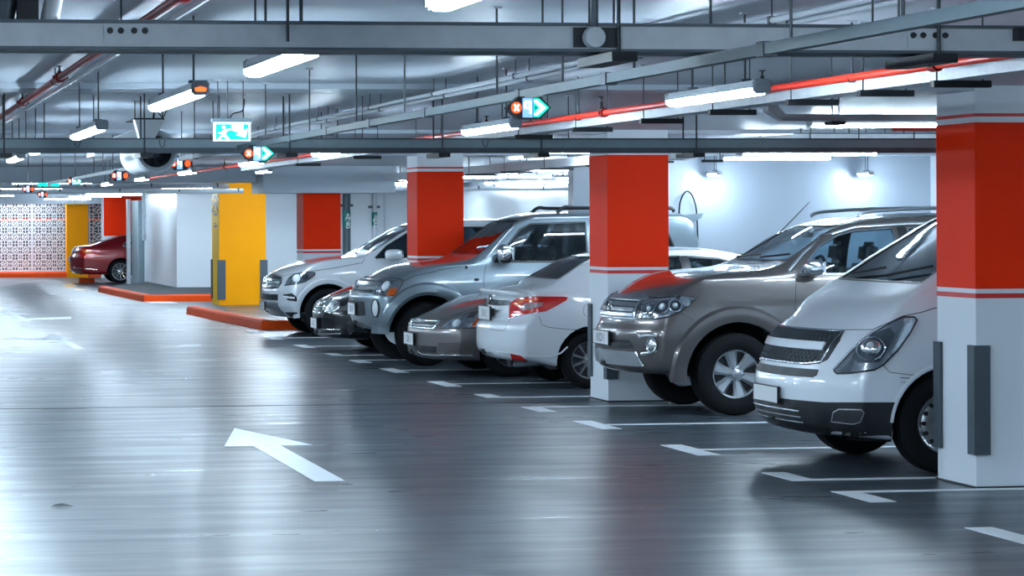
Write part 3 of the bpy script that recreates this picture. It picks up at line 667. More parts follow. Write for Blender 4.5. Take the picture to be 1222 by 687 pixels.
# ------------------------------------------------------------------ parking guidance signs
def guide_sign(pxl, pxr, pyt, pyb, X, mode, label, n=0):
    a = atx((pxl+pxr)/2, (pyt+pyb)/2, X); Y = a.y; L_ = aty(pxl, (pyt+pyb)/2, Y); R_ = aty(pxr, (pyt+pyb)/2, Y); w_ = R_.x-L_.x; cx = (L_.x+R_.x)/2; cz = L_.z
    h = (aty(pxl, pyt, Y).z-aty(pxl, pyb, Y).z)
    t = thing('guidance_sign', label, 'sign', (cx, Y, cz), 'lit parking guidance signs')
    hw = w_/2; hh = h/2; c = w_*.24
    hexa = [(cx-hw, cz), (cx-c, cz-hh), (cx+c, cz-hh), (cx+hw, cz), (cx+c, cz+hh), (cx-c, cz+hh)]
    MB().prism(hexa[::-1], 'y', Y, Y+.05).build('housing', 'black_steel', t)
    rod(t, cx, Y+.025, cz+hh-.005, CEIL if abs(cx-XS) > .3 or Y > 34 else zS-.018, r=.006, plate=False)
    def face(pts, m, nm, d=.004, par=t): return MB().prism([(cx+p_[0]*hw, cz+p_[1]*hh) for p_ in pts][::-1], 'y', Y-d, Y-.0005).build(nm, m, par)
    face([(-.30, -.86), (.14, -.86), (.14, .86), (-.30, .86)], 'blue_glow', 'parking_face')
    # parking letter, bowl to the left of its stem as seen here
    face([(-.00, -.5), (.09, -.5), (.09, .6), (-.00, .6)], 'white_glow', 'letter', .008)
    face([(-.24, .45), (-.19, .6), (.0, .6), (.0, .44), (-.14, .44), (-.16, .36), (-.16, .14), (-.14, .06), (.0, .06), (.0, -.1), (-.19, -.1), (-.24, .05)], 'white_glow', 'letter_bowl', .008)
    k = 10
    face([(-.58+.21*math.cos(2*PI*i/k)*1.15, .0+.52*math.sin(2*PI*i/k)) for i in range(k)], 'red_glow', 'stop_face')
    for s in (-1, 1):
        face([(-.70, -.2*s), (-.66, -.32*s), (-.46, .2*s), (-.50, .32*s)], 'white_glow', 'cross_bar', .008)
    if mode == 'green':
        face([(.18, -.84), (.44, -.84), (.90, 0), (.44, .84), (.18, .84)], 'teal_glow', 'arrow_face')
        face([(.22, -.68), (.34, -.68), (.74, 0), (.34, .68), (.22, .68), (.22, .5), (.50, 0), (.22, -.5)], 'white_glow', 'arrow', .008)
        face([(.24, -.2), (.36, 0), (.24, .2)], 'teal_dim', 'arrow_core', .008)
    else:
        face([(.58+.21*math.cos(2*PI*i/k)*1.15, .52*math.sin(2*PI*i/k)) for i in range(k)], 'red_glow', 'stop_face')
guide_sign(605, 658, 115, 142, XS, 'green', 'parking guidance sign with red cross and large green arrow over stalls')
guide_sign(288, 329, 173, 193, XS, 'green', 'parking guidance sign with green arrow beside the exit sign')
guide_sign(201, 230, 187, 203, XS, 'red', 'parking guidance sign with two red crosses beside the jet fan')
guide_sign(131, 155, 203, 216, XS, 'red', 'parking guidance sign with two red crosses before the concrete beam')
guide_sign(79, 99, 211, 221, XS+.0, 'green', 'small far guidance sign with green arrow at the aisle end')
guide_sign(26, 42, 221, 230, XS-.6, 'red', 'small far guidance sign with red cross past the beam')
guide_sign(44, 58, 228, 236, XS+.1, 'red', 'smallest far guidance sign low over the aisle end')
for k, (a, b_) in enumerate(((45, 57), (60, 71))):
    X0 = aty(a, 220, 44).x; X1 = aty(b_, 220, 44).x; zc = aty(a, 220, 44).z
    t = thing('exit_sign', ('small far teal lit exit box, first of two', 'small far teal lit exit box, second of two beside the guidance sign')[k], 'sign', (X0, 44, zc))
    box('body', (X0, 44, zc-.03), (X1, 44.04, zc+.03), 'black_steel', t); box('lit_face', (X0+.005, 43.994, zc-.025), (X1-.005, 44.0, zc+.025), 'teal_strong', t); rod(t, (X0+X1)/2, 44.02, zc+.03, r=.008)
# exit sign
YX = 16.2
c0 = aty(255, 145, YX); c1 = aty(299, 168, YX); w_ = c1.x-c0.x
t = thing('exit_sign', 'lit green and white emergency exit sign hung on rods', 'sign', ((c0.x+c1.x)/2, YX, c1.z))
box('housing', (c0.x-.01, YX-.01, aty(255, 146, YX).z), (c1.x+.01, YX+.06, aty(255, 141, YX).z), 'tray_grey', t)
box('panel', (c0.x, YX, c1.z), (c1.x, YX+.02, aty(255, 146, YX).z), 'white_glow', t)
zt_ = aty(255, 148, YX).z; zb_ = c1.z+.008
def sq(u, v): return (c0.x+u*w_, zb_+v*(zt_-zb_))
def sp(pts, m, nm, d=.004): MB().prism([sq(*p_) for p_ in pts][::-1], 'y', YX-d, YX-.0005).build(nm, m, t)
sp([(.05, 0), (.95, 0), (.95, 1), (.05, 1)], 'teal_glow', 'green_face', .003)
sp([(.10, .02), (.16, .02), (.24, .22), (.34, .05), (.42, .05), (.32, .35), (.36, .55), (.46, .62), (.44, .70), (.30, .66), (.20, .5), (.12, .45), (.14, .38), (.24, .40)], 'white_glow', 'running_figure', .006)
sp([(.27+.05*math.cos(i*PI/4), .80+.10*math.sin(i*PI/4)) for i in range(8)], 'white_glow', 'figure_head', .006)
sp([(.48, .95), (.80, .95), (.80, .62), (.92, .70), (.86, .12), (.60, .30), (.70, .42), (.48, .62)], 'white_glow', 'arrow', .006)
for x in (c0.x+.03, c0.x+w_*.4, c1.x-.04): rod(t, x, YX+.03, c0.z+.01, r=.004)
MB().tube(smooth_path([Vector((c0.x+w_*.45, YX+.02, c0.z+.02)), Vector((c0.x+w_*.55, YX+.02, c0.z+.05)), Vector((c0.x+w_*.8, YX+.02, c0.z+.07)), Vector((c0.x+w_*.85, YX+.02, c0.z+.14))]), .004, 6).build('flex', 'rubber_black', t)

# ------------------------------------------------------------------ jet fan
YF = 19.2
fc = aty(186, 181, YF)
t = thing('jet_fan', 'white cylindrical jet fan with dark grille hung under the ceiling', 'fan', (fc.x, YF+.6, fc.z))
R = .143
MB().lathe([(R*.80, -.02), (R*.98, -.05), (R*1.10, -.02), (R*1.10, .05), (R, .12), (R, .9), (R*1.08, .95), (R*1.08, 1.05), (R*.8, 1.08)], fc, (0, 1, 0), 32).build('casing', 'duct_white', t)
MB().lathe([(R*.82, -.015), (R*.78, .35), (0, .36)], fc, (0, 1, 0), 32).build('throat', 'duct_dark', t)
MB().lathe([(0, -.02), (R*.32, .0), (R*.34, .12), (0, .13)], fc, (0, 1, 0), 20).build('hub', 'galv_dark', t)
for k in range(4):
    rr = R*(.38+.13*k); MB().tube([fc+Vector((rr*math.cos(a), -.03, rr*math.sin(a))) for a in [2*PI*i/28 for i in range(29)]], .0025, 5).build('guard_ring', 'galv_dark', t)
for k in range(8):
    a = 2*PI*k/8; MB().tube([fc+Vector((R*.34*math.cos(a), .05, R*.34*math.sin(a))), fc+Vector((R*.8*math.cos(a+.25), .09, R*.8*math.sin(a+.25)))], .018, 6).build('blade', 'galv_dark', t)
bq = aty(176, 155, YF-.15); bz = aty(176, 143, YF-.15).z
MB().prism([(aty(160, 150, YF-.15).x, bz), (aty(195, 150, YF-.15).x, bz), (aty(184, 150, YF-.15).x, aty(176, 165, YF-.15).z), (aty(166, 150, YF-.15).x, aty(176, 165, YF-.15).z)][::-1], 'y', YF-.2, YF-.07).build('terminal_hopper', 'duct_white', t)
box('bracket_plate', (aty(159, 150, YF-.15).x, YF-.21, bz), (aty(195, 150, YF-.15).x, YF+.4, bz+.012), 'black_steel', t)
for p_ in (161, 168, 184, 194): rod(t, aty(p_, 150, YF-.1).x, YF-.1, bz, r=.005)
MB().prism([(fc.x-.42, fc.z-.02), (fc.x-.12, fc.z+.11), (fc.x+.02, fc.z+.16), (fc.x-.10, fc.z+.18), (fc.x-.42, fc.z+.05)], 'y', YF+.3, YF+.9).build('deflector', 'duct_white', t)
MB().prism([(fc.x-.36, fc.z+.00), (fc.x-.13, fc.z+.03), (fc.x-.13, fc.z+.10), (fc.x-.34, fc.z+.02)], 'y', YF+.28, YF+.31).build('deflector_mouth', 'duct_dark', t)
MB().tube(smooth_path([Vector((bq.x+.04, YF-.14, bz+.01)), Vector((bq.x+.06, YF-.14, bz+.08)), Vector((bq.x+.11, YF-.14, bz+.02)), Vector((bq.x+.14, YF-.14, bz+.07))]), .004, 6).build('flex', 'rubber_black', t)
# leaf scrap on the floor
lf = atz(72, 605); t = thing('leaf', 'small dark dry leaf lying on the floor', 'leaf', (lf.x, lf.y, 0))
mesh_obj('blade', [lf+Vector(v) for v in ((-.06, 0, .003), (-.03, -.04, .012), (.03, -.03, .010), (.09, .02, .003), (.02, .05, .02), (-.03, .04, .016), (0, 0, .022))], [(0, 1, 6), (1, 2, 6), (2, 3, 6), (3, 4, 6), (4, 5, 6), (5, 0, 6)], 'leaf_dry', t)

# ------------------------------------------------------------------ cars
def pchip(P_):
    xs_ = [p_[0] for p_ in P_]; ys_ = [p_[1] for p_ in P_]; n = len(xs_)
    d = [(ys_[i+1]-ys_[i])/(xs_[i+1]-xs_[i]) for i in range(n-1)]; m = [0]*n; m[0] = d[0]; m[-1] = d[-1]
    for i in range(1, n-1): m[i] = 0 if d[i-1]*d[i] <= 0 else 2*d[i-1]*d[i]/(d[i-1]+d[i])
    def f(x):
        if x <= xs_[0]: return ys_[0]
        if x >= xs_[-1]: return ys_[-1]
        i = 0
        while x > xs_[i+1]: i += 1
        h = xs_[i+1]-xs_[i]; t_ = (x-xs_[i])/h
        return ys_[i]*(1+2*t_)*(1-t_)**2+m[i]*h*t_*(1-t_)**2+ys_[i+1]*t_*t_*(3-2*t_)+m[i+1]*h*t_*t_*(t_-1)
    return f
def lerp(a, b, t_): return a+(b-a)*t_
def catmull(P_, n=3):
    out = []; k = len(P_)
    for i in range(k-1):
        p0, p1, p2, p3 = P_[max(i-1, 0)], P_[i], P_[i+1], P_[min(i+2, k-1)]
        for j in range(n):
            u = j/n; out.append(tuple(.5*(2*p1[c]+(p2[c]-p0[c])*u+(2*p0[c]-5*p1[c]+4*p2[c]-p3[c])*u*u+(3*p1[c]-p0[c]-3*p2[c]+p3[c])*u**3) for c in (0, 1)))
    return out+[P_[-1]]
class Car:
    def __init__(s, label, cat, loc, hw, L, zt, zb, belt, lean, bow, wr, pmat, wheels, arch, fade=.8, hood=.90, bowp=2.4, rbow=.3, plan=None):
        s.loc = Vector((loc[0], loc[1], 0)); s.hw = hw; s.L = L; s.pmat = pmat; s.arch = arch; s.wheels = wheels
        s.zt = pchip(zt); s.zb = pchip(zb); s.belt = pchip(belt); s.lean = pchip(lean); s.bow = bow; s.wr = wr; s.fade = fade; s.hood = hood; s.bowp = bowp; s.rbow = rbow
        s.plan = pchip(plan or [(0, .985), (.8, 1.), (L-1, 1.), (L, .93)])
        s.zroof = max(p_[1] for p_ in zt)
        s.root = thing('car', label, cat, s.loc, 'parked cars')
        s.o = Vector((0, 0, HC))-s.loc
        s.cut_side = []; s.cut_front = []; s.make_body()
    def ringpts(s, x, inset=0., zlow=None):
        W = s.hw*s.plan(x)-inset; zb = s.zb(x) if zlow is None else zlow; zt = s.zt(x)-inset*1.1; zB = s.belt(x)-(.0 if inset == 0 else .0)
        zs = min(zB, zt-.06); g = max(0., min(1., (zt-zB)/(s.zroof-zB))); g = g*g*(3-2*g) if g < .5 else g
        wr = s.wr-inset; tw = lerp(W*s.hood, wr, min(1, g*1.15)); q = zs-zb
        P_ = [(0, zb), (W*.5, zb), (W*.86, zb+.008), (W*.955, zb+.06), (W*.985, zb+.30*q), (W*1., zb+.55*q), (W*.992, zb+.80*q), (W*.962, zs),
              (lerp(W*.938, lerp(W*.955, wr, .42), g), zs+(zt-zs)*lerp(.42, .5, g)), (tw, zt-lerp(.022, .075, g)), (tw*.93, zt-lerp(.016, .03, g)), (tw*.6, zt-lerp(.006, .008, g)), (0, zt)]
        return catmull(P_, 3)
    def warp(s, v):
        x, y, z = v; a = max(0, 1-x/s.fade)**1.4; b = max(0, 1-(s.L-x)/s.fade)**1.4; u = min(1.05, abs(y)/s.hw)
        return (x+a*(s.bow*u**s.bowp+s.lean(z))-b*(s.rbow*u**2.4), y, z)
    def loft(s, xs_, inset=0., zlow=None, rnd=.07, warp=True):
        vs = []; fs = []; rings = []
        for x in xs_:
            R_ = s.ringpts(x, inset, zlow); e = min(x-xs_[0], xs_[-1]-x)
            d = rnd-math.sqrt(max(0, rnd*rnd-(rnd-e)**2)) if e < rnd else 0
            zc = (R_[0][1]+R_[-1][1])/2; hz = (R_[-1][1]-R_[0][1])/2
            R_ = [(y*(1-d/s.hw), zc+(z-zc)*(1-d/hz)) for y, z in R_]; rings.append((x, R_))
        n = len(rings[0][1]); full = 2*n-2
        for x, R_ in rings:
            vs += [(x, y, z) for y, z in R_]+[(x, -y, z) for y, z in R_[1:-1][::-1]]
        for i in range(len(rings)-1):
            for j in range(full): a = i*full+j; b = i*full+(j+1) % full; fs.append((a, a+full, b+full, b))
        C = 8
        for i, fl in ((0, True), (len(rings)-1, False)):     # end caps with interior columns
            x, R_ = rings[i]; base = i*full; grid = []
            for j in range(1, n-1):
                row = [base+j]
                for c in range(1, C):
                    vs.append((x, R_[j][0]*(1-2*c/C), R_[j][1])); row.append(len(vs)-1)
                row.append(base+full-j); grid.append(row)
            for j in range(len(grid)-1):
                for c in range(C):
                    f_ = (grid[j][c], grid[j+1][c], grid[j+1][c+1], grid[j][c+1]); fs.append(f_ if fl else f_[::-1])
            b0 = (base,)+tuple(grid[0]); b1 = (base+n-1,)+tuple(grid[-1][::-1])
            fs.append(b0 if fl else b0[::-1]); fs.append(b1 if fl else b1[::-1])
        if warp: vs = [s.warp(v) for v in vs]
        return vs, fs
    def make_body(s):
        xs_ = [0, .012, .03, .05, .075]; x = .12
        while x < s.L-.1: xs_.append(x); x += .055
        xs_ += [s.L-.075, s.L-.05, s.L-.03, s.L-.012, s.L]
        vs, fs = s.loft(xs_)
        bm = bmesh.new(); bv = [bm.verts.new(v) for v in vs]
        for f_ in fs: bm.faces.new([bv[i] for i in f_])
        bmesh.ops.recalc_face_normals(bm, faces=bm.faces); bm.normal_update()
        s.bvh = BVHTree.FromBMesh(bm); s.bm = bm
    # ---- projection onto the body
    def hit(s, px, py):
        d = ray(px, py).normalized(); h = s.bvh.ray_cast(s.o, d)
        if h[0] is None:
            p_ = s.o+d*((s.loc.y-s.hw*.6)/d.y); h = s.bvh.find_nearest(p_)
        n = h[1]
        if n.dot(d) > 0: n = -n
        return h[0], n
    def fhit(s, y, z, back=False):
        o = Vector((s.L+2 if back else -2, y, z)); d = Vector((-1 if back else 1, 0, 0)); h = s.bvh.ray_cast(o, d)
        if h[0] is None: h = s.bvh.find_nearest(Vector((s.L if back else 0, y, z)))
        n = h[1]; return h[0], (-n if n.dot(d) > 0 else n)
    def shit(s, x, z):
        o = Vector((x, -3, z)); d = Vector((0, 1, 0)); h = s.bvh.ray_cast(o, d)
        if h[0] is None: h = s.bvh.find_nearest(Vector((x, -s.hw, z)))
        n = h[1]; return h[0], (-n if n.dot(d) > 0 else n)
    def sheet(s, name, poly, fn, m, offs=.006, thick=.015, mirror=False, parent=None, label=None, dens=None):
        # poly in the projection's own 2-D coordinates, fn maps 2-D to (point, normal)
        xs_ = [p_[0] for p_ in poly]; ys_ = [p_[1] for p_ in poly]; size = max(max(xs_)-min(xs_), max(ys_)-min(ys_)); st = dens or (min(size/14, 6.) if fn == s.hit else min(size/10, .04))
        out = []
        for i in range(len(poly)):
            a = Vector(poly[i]); b = Vector(poly[(i+1) % len(poly)]); k = max(1, int((b-a).length/st+.5)); out += [a.lerp(b, j/k) for j in range(k)]
        nO = len(out); pts = list(out)
        y = min(ys_)+st*.5
        while y < max(ys_):
            x = min(xs_)+st*.5
            while x < max(xs_):
                q = Vector((x, y))
                if min((q-o).length for o in out) > st*.45 and inside(q, out): pts.append(q)
                x += st
            y += st
        r_ = delaunay_2d_cdt(pts, [], [list(range(nO))], 1, 1e-6); P2 = r_[0]; tri = r_[2]
        top = []; bot = []
        for q in P2: p_, n = fn(q.x, q.y); top.append(p_+n*offs); bot.append(p_+n*(offs-thick))
        k = len(top); fs = []; cnt = {}
        for f_ in tri:
            f_ = list(f_); c = sum((top[i] for i in f_), Vector())/len(f_)
            nn = (top[f_[1]]-top[f_[0]]).cross(top[f_[2]]-top[f_[0]]); _, n0 = fn(*(sum((P2[i] for i in f_), Vector((0, 0)))/len(f_)))
            if nn.dot(n0) < 0: f_ = f_[::-1]
            fs.append(tuple(f_))
            for i in range(len(f_)): e = (f_[i], f_[(i+1) % len(f_)]); cnt[e] = 1
        for e in [e for e in cnt if (e[1], e[0]) not in cnt]: fs.append((e[0], e[0]+k, e[1]+k, e[1]))
        vs = top+bot; par = parent or s.root
        o = mesh_obj(name, vs, fs, m, par, True, world=False); autosmooth(o.data, math.radians(30))
        if label: o['label'] = label
        if mirror:
            o2 = mesh_obj(name, [(v.x, -v.y, v.z) for v in vs], [f_[::-1] for f_ in fs], m, par if parent is None else s.root, True, world=False); autosmooth(o2.data, math.radians(30))
        return o
    def patch(s, name, px, m, offs=.006, thick=.015, mirror=True, parent=None, label=None): return s.sheet(name, px, s.hit, m, offs, thick, mirror, parent, label)
    def fpatch(s, name, yz, m, offs=.006, thick=.015, parent=None): return s.sheet(name, yz, s.fhit, m, offs, thick, False, parent)
    def cpatch(s, name, px, m, offs=.006, thick=.015, parent=None):
        # near half traced in the photograph, completed by symmetry about the car's centre line
        H = [s.hit(*q)[0] for q in px]; P_ = [Vector((h.y, h.z)) for h in H]+[Vector((-h.y, h.z)) for h in H]
        P_ = [P_[i] for i in convex_hull_2d(P_)]; return s.fpatch(name, [(p_.x, p_.y) for p_ in P_], m, offs, thick, parent)
    def spatch(s, name, xz, m, offs=.006, thick=.015, mirror=True, parent=None): return s.sheet(name, xz, s.shit, m, offs, thick, mirror, parent)
    def ribbon(s, name, pts, m, wd=.006, offs=.0025, fn=None, mirror=True, closed=False, parent=None, thick=.0):
        fn = fn or s.hit; Q = []
        pts = list(pts)+([pts[0]] if closed else [])
        for i in range(len(pts)-1):
            a = Vector(pts[i]); b = Vector(pts[i+1]); k = max(2, int((b-a).length/(4 if fn == s.hit else .05)))
            Q += [a.lerp(b, j/k) for j in range(k)]
        Q.append(Vector(pts[-1])); H = [fn(q.x, q.y) for q in Q]; vs = []; fs = []
        for i, (p_, n) in enumerate(H):
            t_ = H[min(i+1, len(H)-1)][0]-H[max(i-1, 0)][0]
            if t_.length < 1e-6: t_ = Vector((1, 0, 0))
            sd = n.cross(t_.normalized())*wd/2; vs += [p_-sd+n*offs*.2, p_+n*offs, p_+sd+n*offs*.2]
        for i in range(len(H)-1):
            for j in (0, 1): a = i*3+j; fs.append((a, a+1, a+4, a+3))
        o = mesh_obj(name, vs, fs, m, parent or s.root, True, world=False)
        if mirror: mesh_obj(name, [(v.x, -v.y, v.z) for v in vs], [f_[::-1] for f_ in fs], m, s.root, True, world=False)
        return o
    def side_window(s, px, trim='plastic_black', glass='glass', tw=.022):
        H = [s.hit(*q)[0] for q in px]; s.cut_side.append([(h.x, h.z) for h in H]); xz = [(h.x, h.z) for h in H]
        s.spatch('side_window', xz, glass, -.006, .004)
        if trim: s.ribbon('window_trim', xz, trim, tw, .004, s.shit, True, True)
    def side_window_xz(s, xz, trim='plastic_black', glass='glass', tw=.022):
        s.cut_side.append(xz); s.spatch('side_window', xz, glass, -.006, .004)
        if trim: s.ribbon('window_trim', xz, trim, tw, .004, s.shit, True, True)
    def windscreen(s, yz, glass='glass', name='windscreen'):
        s.cut_front.append(yz); s.fpatch(name, yz, glass, -.005, .004); s.ribbon('screen_trim', yz, 'plastic_black', .03, .003, s.fhit, False, True)
    def cut(s, poly, ax, cond):
        # open the shell along a 2-D outline: split the faces along its edges, drop what lies inside
        bm = s.bm; ia, ib = (0, 2) if ax == 'y' else (1, 2)
        p0 = [min(p_[k] for p_ in poly) for k in (0, 1)]; p1 = [max(p_[k] for p_ in poly) for k in (0, 1)]
        def near(f_):
            a = [v.co[ia] for v in f_.verts]; b = [v.co[ib] for v in f_.verts]
            return max(a) > p0[0]-.001 and min(a) < p1[0]+.001 and max(b) > p0[1]-.001 and min(b) < p1[1]+.001 and cond(f_.calc_center_median())
        for i in range(len(poly)):
            a = Vector(poly[i]); b = Vector(poly[(i+1) % len(poly)]); d = b-a
            co = Vector((a.x, 0, a.y)) if ax == 'y' else Vector((0, a.x, a.y)); no = Vector((-d.y, 0, d.x)) if ax == 'y' else Vector((0, -d.y, d.x))
            fs = [f_ for f_ in bm.faces if near(f_)]; es = {e for f_ in fs for e in f_.edges}; vs = {v for f_ in fs for v in f_.verts}
            bmesh.ops.bisect_plane(bm, geom=list(vs)+list(es)+fs, dist=1e-5, plane_co=co, plane_no=no.normalized())
        kill = [f_ for f_ in bm.faces if near(f_) and inside((f_.calc_center_median()[ia], f_.calc_center_median()[ib]), poly)]
        bmesh.ops.delete(bm, geom=kill, context='FACES')
    def finish(s, cav=None, thick=.03):
        for (xw, zw, r) in s.wheels:
            k = 28; s.cut([(xw+s.arch*math.cos(2*PI*i/k), zw+s.arch*math.sin(2*PI*i/k)) for i in range(k)], 'y', lambda c_: abs(c_.y) > s.hw*.60)
            for sd in (-1, 1):      # wheel-well liner
                vs = []; fs = []; K = 20; lo = math.asin(min(.9, max(-.9, (s.zb(xw)+.03-zw)/s.arch)))
                for i in range(K+1):
                    a = lerp(lo, PI-lo, i/K); x = xw+s.arch*math.cos(a); z = zw+s.arch*math.sin(a)
                    vs += [(x, sd*(s.hw-.045), z), (x, sd*(s.hw-.40), z), (x, sd*(s.hw-.40), zw+s.arch*math.sin(lo))]
                for i in range(K): a = i*3; fs += [(a, a+1, a+4, a+3), (a+1, a+2, a+5, a+4)]
                mesh_obj('wheel_liner', vs, fs, 'rubber_black', s.root, True, world=False)
        if cav:
            for xz in s.cut_side: s.cut(xz, 'y', lambda c_: abs(c_.y) > s.hw*.45)
            for yz in s.cut_front: s.cut(yz, 'x', lambda c_: c_.x < s.L*.5)
        bm = s.bm; bmesh.ops.dissolve_degenerate(bm, dist=1e-5, edges=bm.edges[:]); bm.normal_update(); bm.verts.ensure_lookup_table()
        # inner skin
        outer = list(bm.faces); vm = {v: bm.verts.new(v.co-v.normal*thick) for v in list(bm.verts)}
        bound = [(e.verts[0], e.verts[1], e.link_faces[0]) for e in bm.edges if len(e.link_faces) == 1]
        for f_ in outer:
            g_ = bm.faces.new([vm[v] for v in reversed(f_.verts)]); g_.material_index = 1
        for a, b, f_ in bound:
            try: q = bm.faces.new((a, b, vm[b], vm[a])); q.material_index = 1
            except ValueError: pass
        me = bpy.data.meshes.new('body'); bm.to_mesh(me); bm.free()
        me.materials.append(M(s.pmat)); me.materials.append(M('plastic_black')); me.polygons.foreach_set('use_smooth', [True]*len(me.polygons))
        o = bpy.data.objects.new('body', me); link(o); o.parent = s.root; s.body = o
        b2 = bmesh.new(); b2.from_mesh(me)
        for e in b2.edges:
            if len(e.link_faces) == 2 and (e.link_faces[0].material_index != e.link_faces[1].material_index or e.calc_face_angle(0) > .7): e.smooth = False
        b2.to_mesh(me); b2.free()
    # ---- fittings
    def wheel(s, xw, sd, r, wt=.23, rim=.22, style='spoke6', steer=0., m_rim='alloy'):
        y = sd*(s.hw-.015-.02); d = Vector((math.sin(steer)*sd, sd*math.cos(steer), 0)); o = Vector((xw, sd*(s.hw-.03-wt/2), r)); o0 = o
        h = wt/2
        prof = [(rim*.98, -h*.75), (rim+.02, -h*.95), (r*.88, -h*1.0), (r*.97, -h*.86), (r, -h*.6), (r, -h*.36), (r-.008, -h*.34), (r-.008, -h*.26), (r, -h*.24), (r, h*.24), (r-.008, h*.26), (r-.008, h*.34), (r, h*.36), (r, h*.6),
                (r*.97, h*.86), (r*.88, h*1.0), (rim+.03, h*.97), (rim+.012, h*.86), (rim*.985, h*.80), (rim*.985, -h*.7)]
        t_ = MB().lathe(prof, o, d, 48, True).build('wheel', 'rubber_black', s.root, world=False)
        MB().lathe([(rim*1.0, h*.86), (rim*1.01, h*.74), (rim*.93, h*.70), (rim*.90, h*.4), (rim*.90, -h*.6), (0, -h*.6)], o, d, 40).build('rim', m_rim, t_, world=False)
        MB().lathe([(0, h*.15), (rim*.88, h*.15)], o, d, 32).build('brake_disc', 'plastic_dark', t_, world=False)
        u = d.cross(Vector((0, 0, 1))).normalized(); v = Vector((0, 0, 1))
        n = {'spoke6': 6, 'steel': 0, 'spoke5': 5, 'spoke10': 10, 'spoke7': 7}[style]
        if n:
            for k in range(n):
                a = 2*PI*k/n+.3; er = u*math.cos(a)+v*math.sin(a); et = -u*math.sin(a)+v*math.cos(a)
                w0, w1 = (.60*rim, .40*rim) if n == 6 else ((.30*rim, .22*rim) if n < 8 else (.14*rim, .13*rim)); vs = []
                for rr, ww, hh in ((rim*.22, w0 if n != 6 else rim*.30, h*.62), (rim*.6, (w0+w1)/2 if n != 6 else rim*.42, h*.66), (rim*.93, w1 if n != 6 else rim*.62, h*.72)):
                    for q, dz in ((-.5, -.05), (-.25, 0.02), (.25, .02), (.5, -.05)): vs.append(o+er*rr+et*ww*q+d*(hh+dz*.35))
                fs = [(i*4+j, i*4+j+1, i*4+j+5, i*4+j+4) for i in (0, 1) for j in range(3)]; m0 = len(vs); vs += [q-d*.03 for q in vs]
                fs += [tuple(m0+i for i in f_)[::-1] for f_ in list(fs)]+[(0, 4, 4+m0, m0), (4, 8, 8+m0, 4+m0), (3, 3+m0, 7+m0, 7), (7, 7+m0, 11+m0, 11)]
                ob = mesh_obj('spoke', vs, fs, m_rim, t_, True, world=False); autosmooth(ob.data)
            MB().lathe([(rim*.34, h*.35), (rim*.33, h*.66), (rim*.20, h*.72), (rim*.20, h*.95), (rim*.16, h*1.0), (0, h*1.02)], o, d, 24).build('hub', m_rim, t_, world=False)
            for k in range(6 if n == 6 else 5):
                a = 2*PI*k/(6 if n == 6 else 5); MB().lathe([(.013, h*.6), (.013, h*.82), (.006, h*.86), (0, h*.86)], o+(u*math.cos(a)+v*math.sin(a))*rim*.285, d, 8).build('lug_nut', 'chrome', t_, world=False)
        else:
            MB().lathe([(rim*.92, h*.60), (rim*.80, h*.45), (rim*.62, h*.62), (rim*.45, h*.58), (rim*.30, h*.40), (rim*.28, h*.75), (0, h*.78)], o, d, 36).build('steel_disc', m_rim, t_, world=False)
            for k in range(14):
                a = 2*PI*k/14; MB().lathe([(rim*.075, h*.44), (rim*.075, h*.60), (0, h*.60)], o+(u*math.cos(a)+v*math.sin(a))*rim*.73, d, 10).build('vent_hole', 'plastic_black', t_, world=False)
            for k in range(6):
                a = 2*PI*k/6; MB().lathe([(.013, h*.4), (.013, h*.66), (0, h*.68)], o+(u*math.cos(a)+v*math.sin(a))*rim*.38, d, 8).build('lug_nut', 'chrome', t_, world=False)
        return t_
    def wheels_all(s, **kw):
        st = kw.pop('steer', 0.)
        for i, (xw, zw, r) in enumerate(s.wheels):
            for sd in (-1, 1): s.wheel(xw, sd, r, steer=(st*sd if i == 0 else 0), **kw)
        # axle / chassis so the wheels are carried
        b = MB(); zc = s.wheels[0][1]
        for (xw, zw, r) in s.wheels: b.tube([(xw, -s.hw+.12, zw), (xw, s.hw-.12, zw)], .045, 10)
        b.build('axle', 'plastic_black', s.root, world=False)
    def flare(s, xw, zw, r0, wd, bulge, m=None, a0=-5, a1=185, name='arch_flare'):
        m = m or s.pmat; N = 30
        for sd in (-1, 1):
            vs = []; fs = []
            for i in range(N+1):
                a = math.radians(lerp(a0, a1, i/N))
                row = []
                for (k, e) in ((0, -.10), (0, bulge*.6), (.25, bulge), (.8, bulge*.8), (1., -.004)):
                    x = xw+(r0+wd*k)*math.cos(a); z = zw+(r0+wd*k)*math.sin(a)
                    h = s.shit(xw+(r0+.02+wd*k)*math.cos(a), max(zw+(r0+.02+wd*k)*math.sin(a), s.zb(x)+.08))[0]; yy_ = abs(h.y) if abs(h.y) > s.hw*.5 else s.hw*.95
                    row.append((x, sd*(yy_+e), z))
                vs += row
            for i in range(N):
                for j in range(4): a = i*5+j; fs.append((a, a+1, a+6, a+5) if sd > 0 else (a, a+5, a+6, a+1))
            o = mesh_obj(name, vs, fs, m, s.root, True, world=False); autosmooth(o.data)
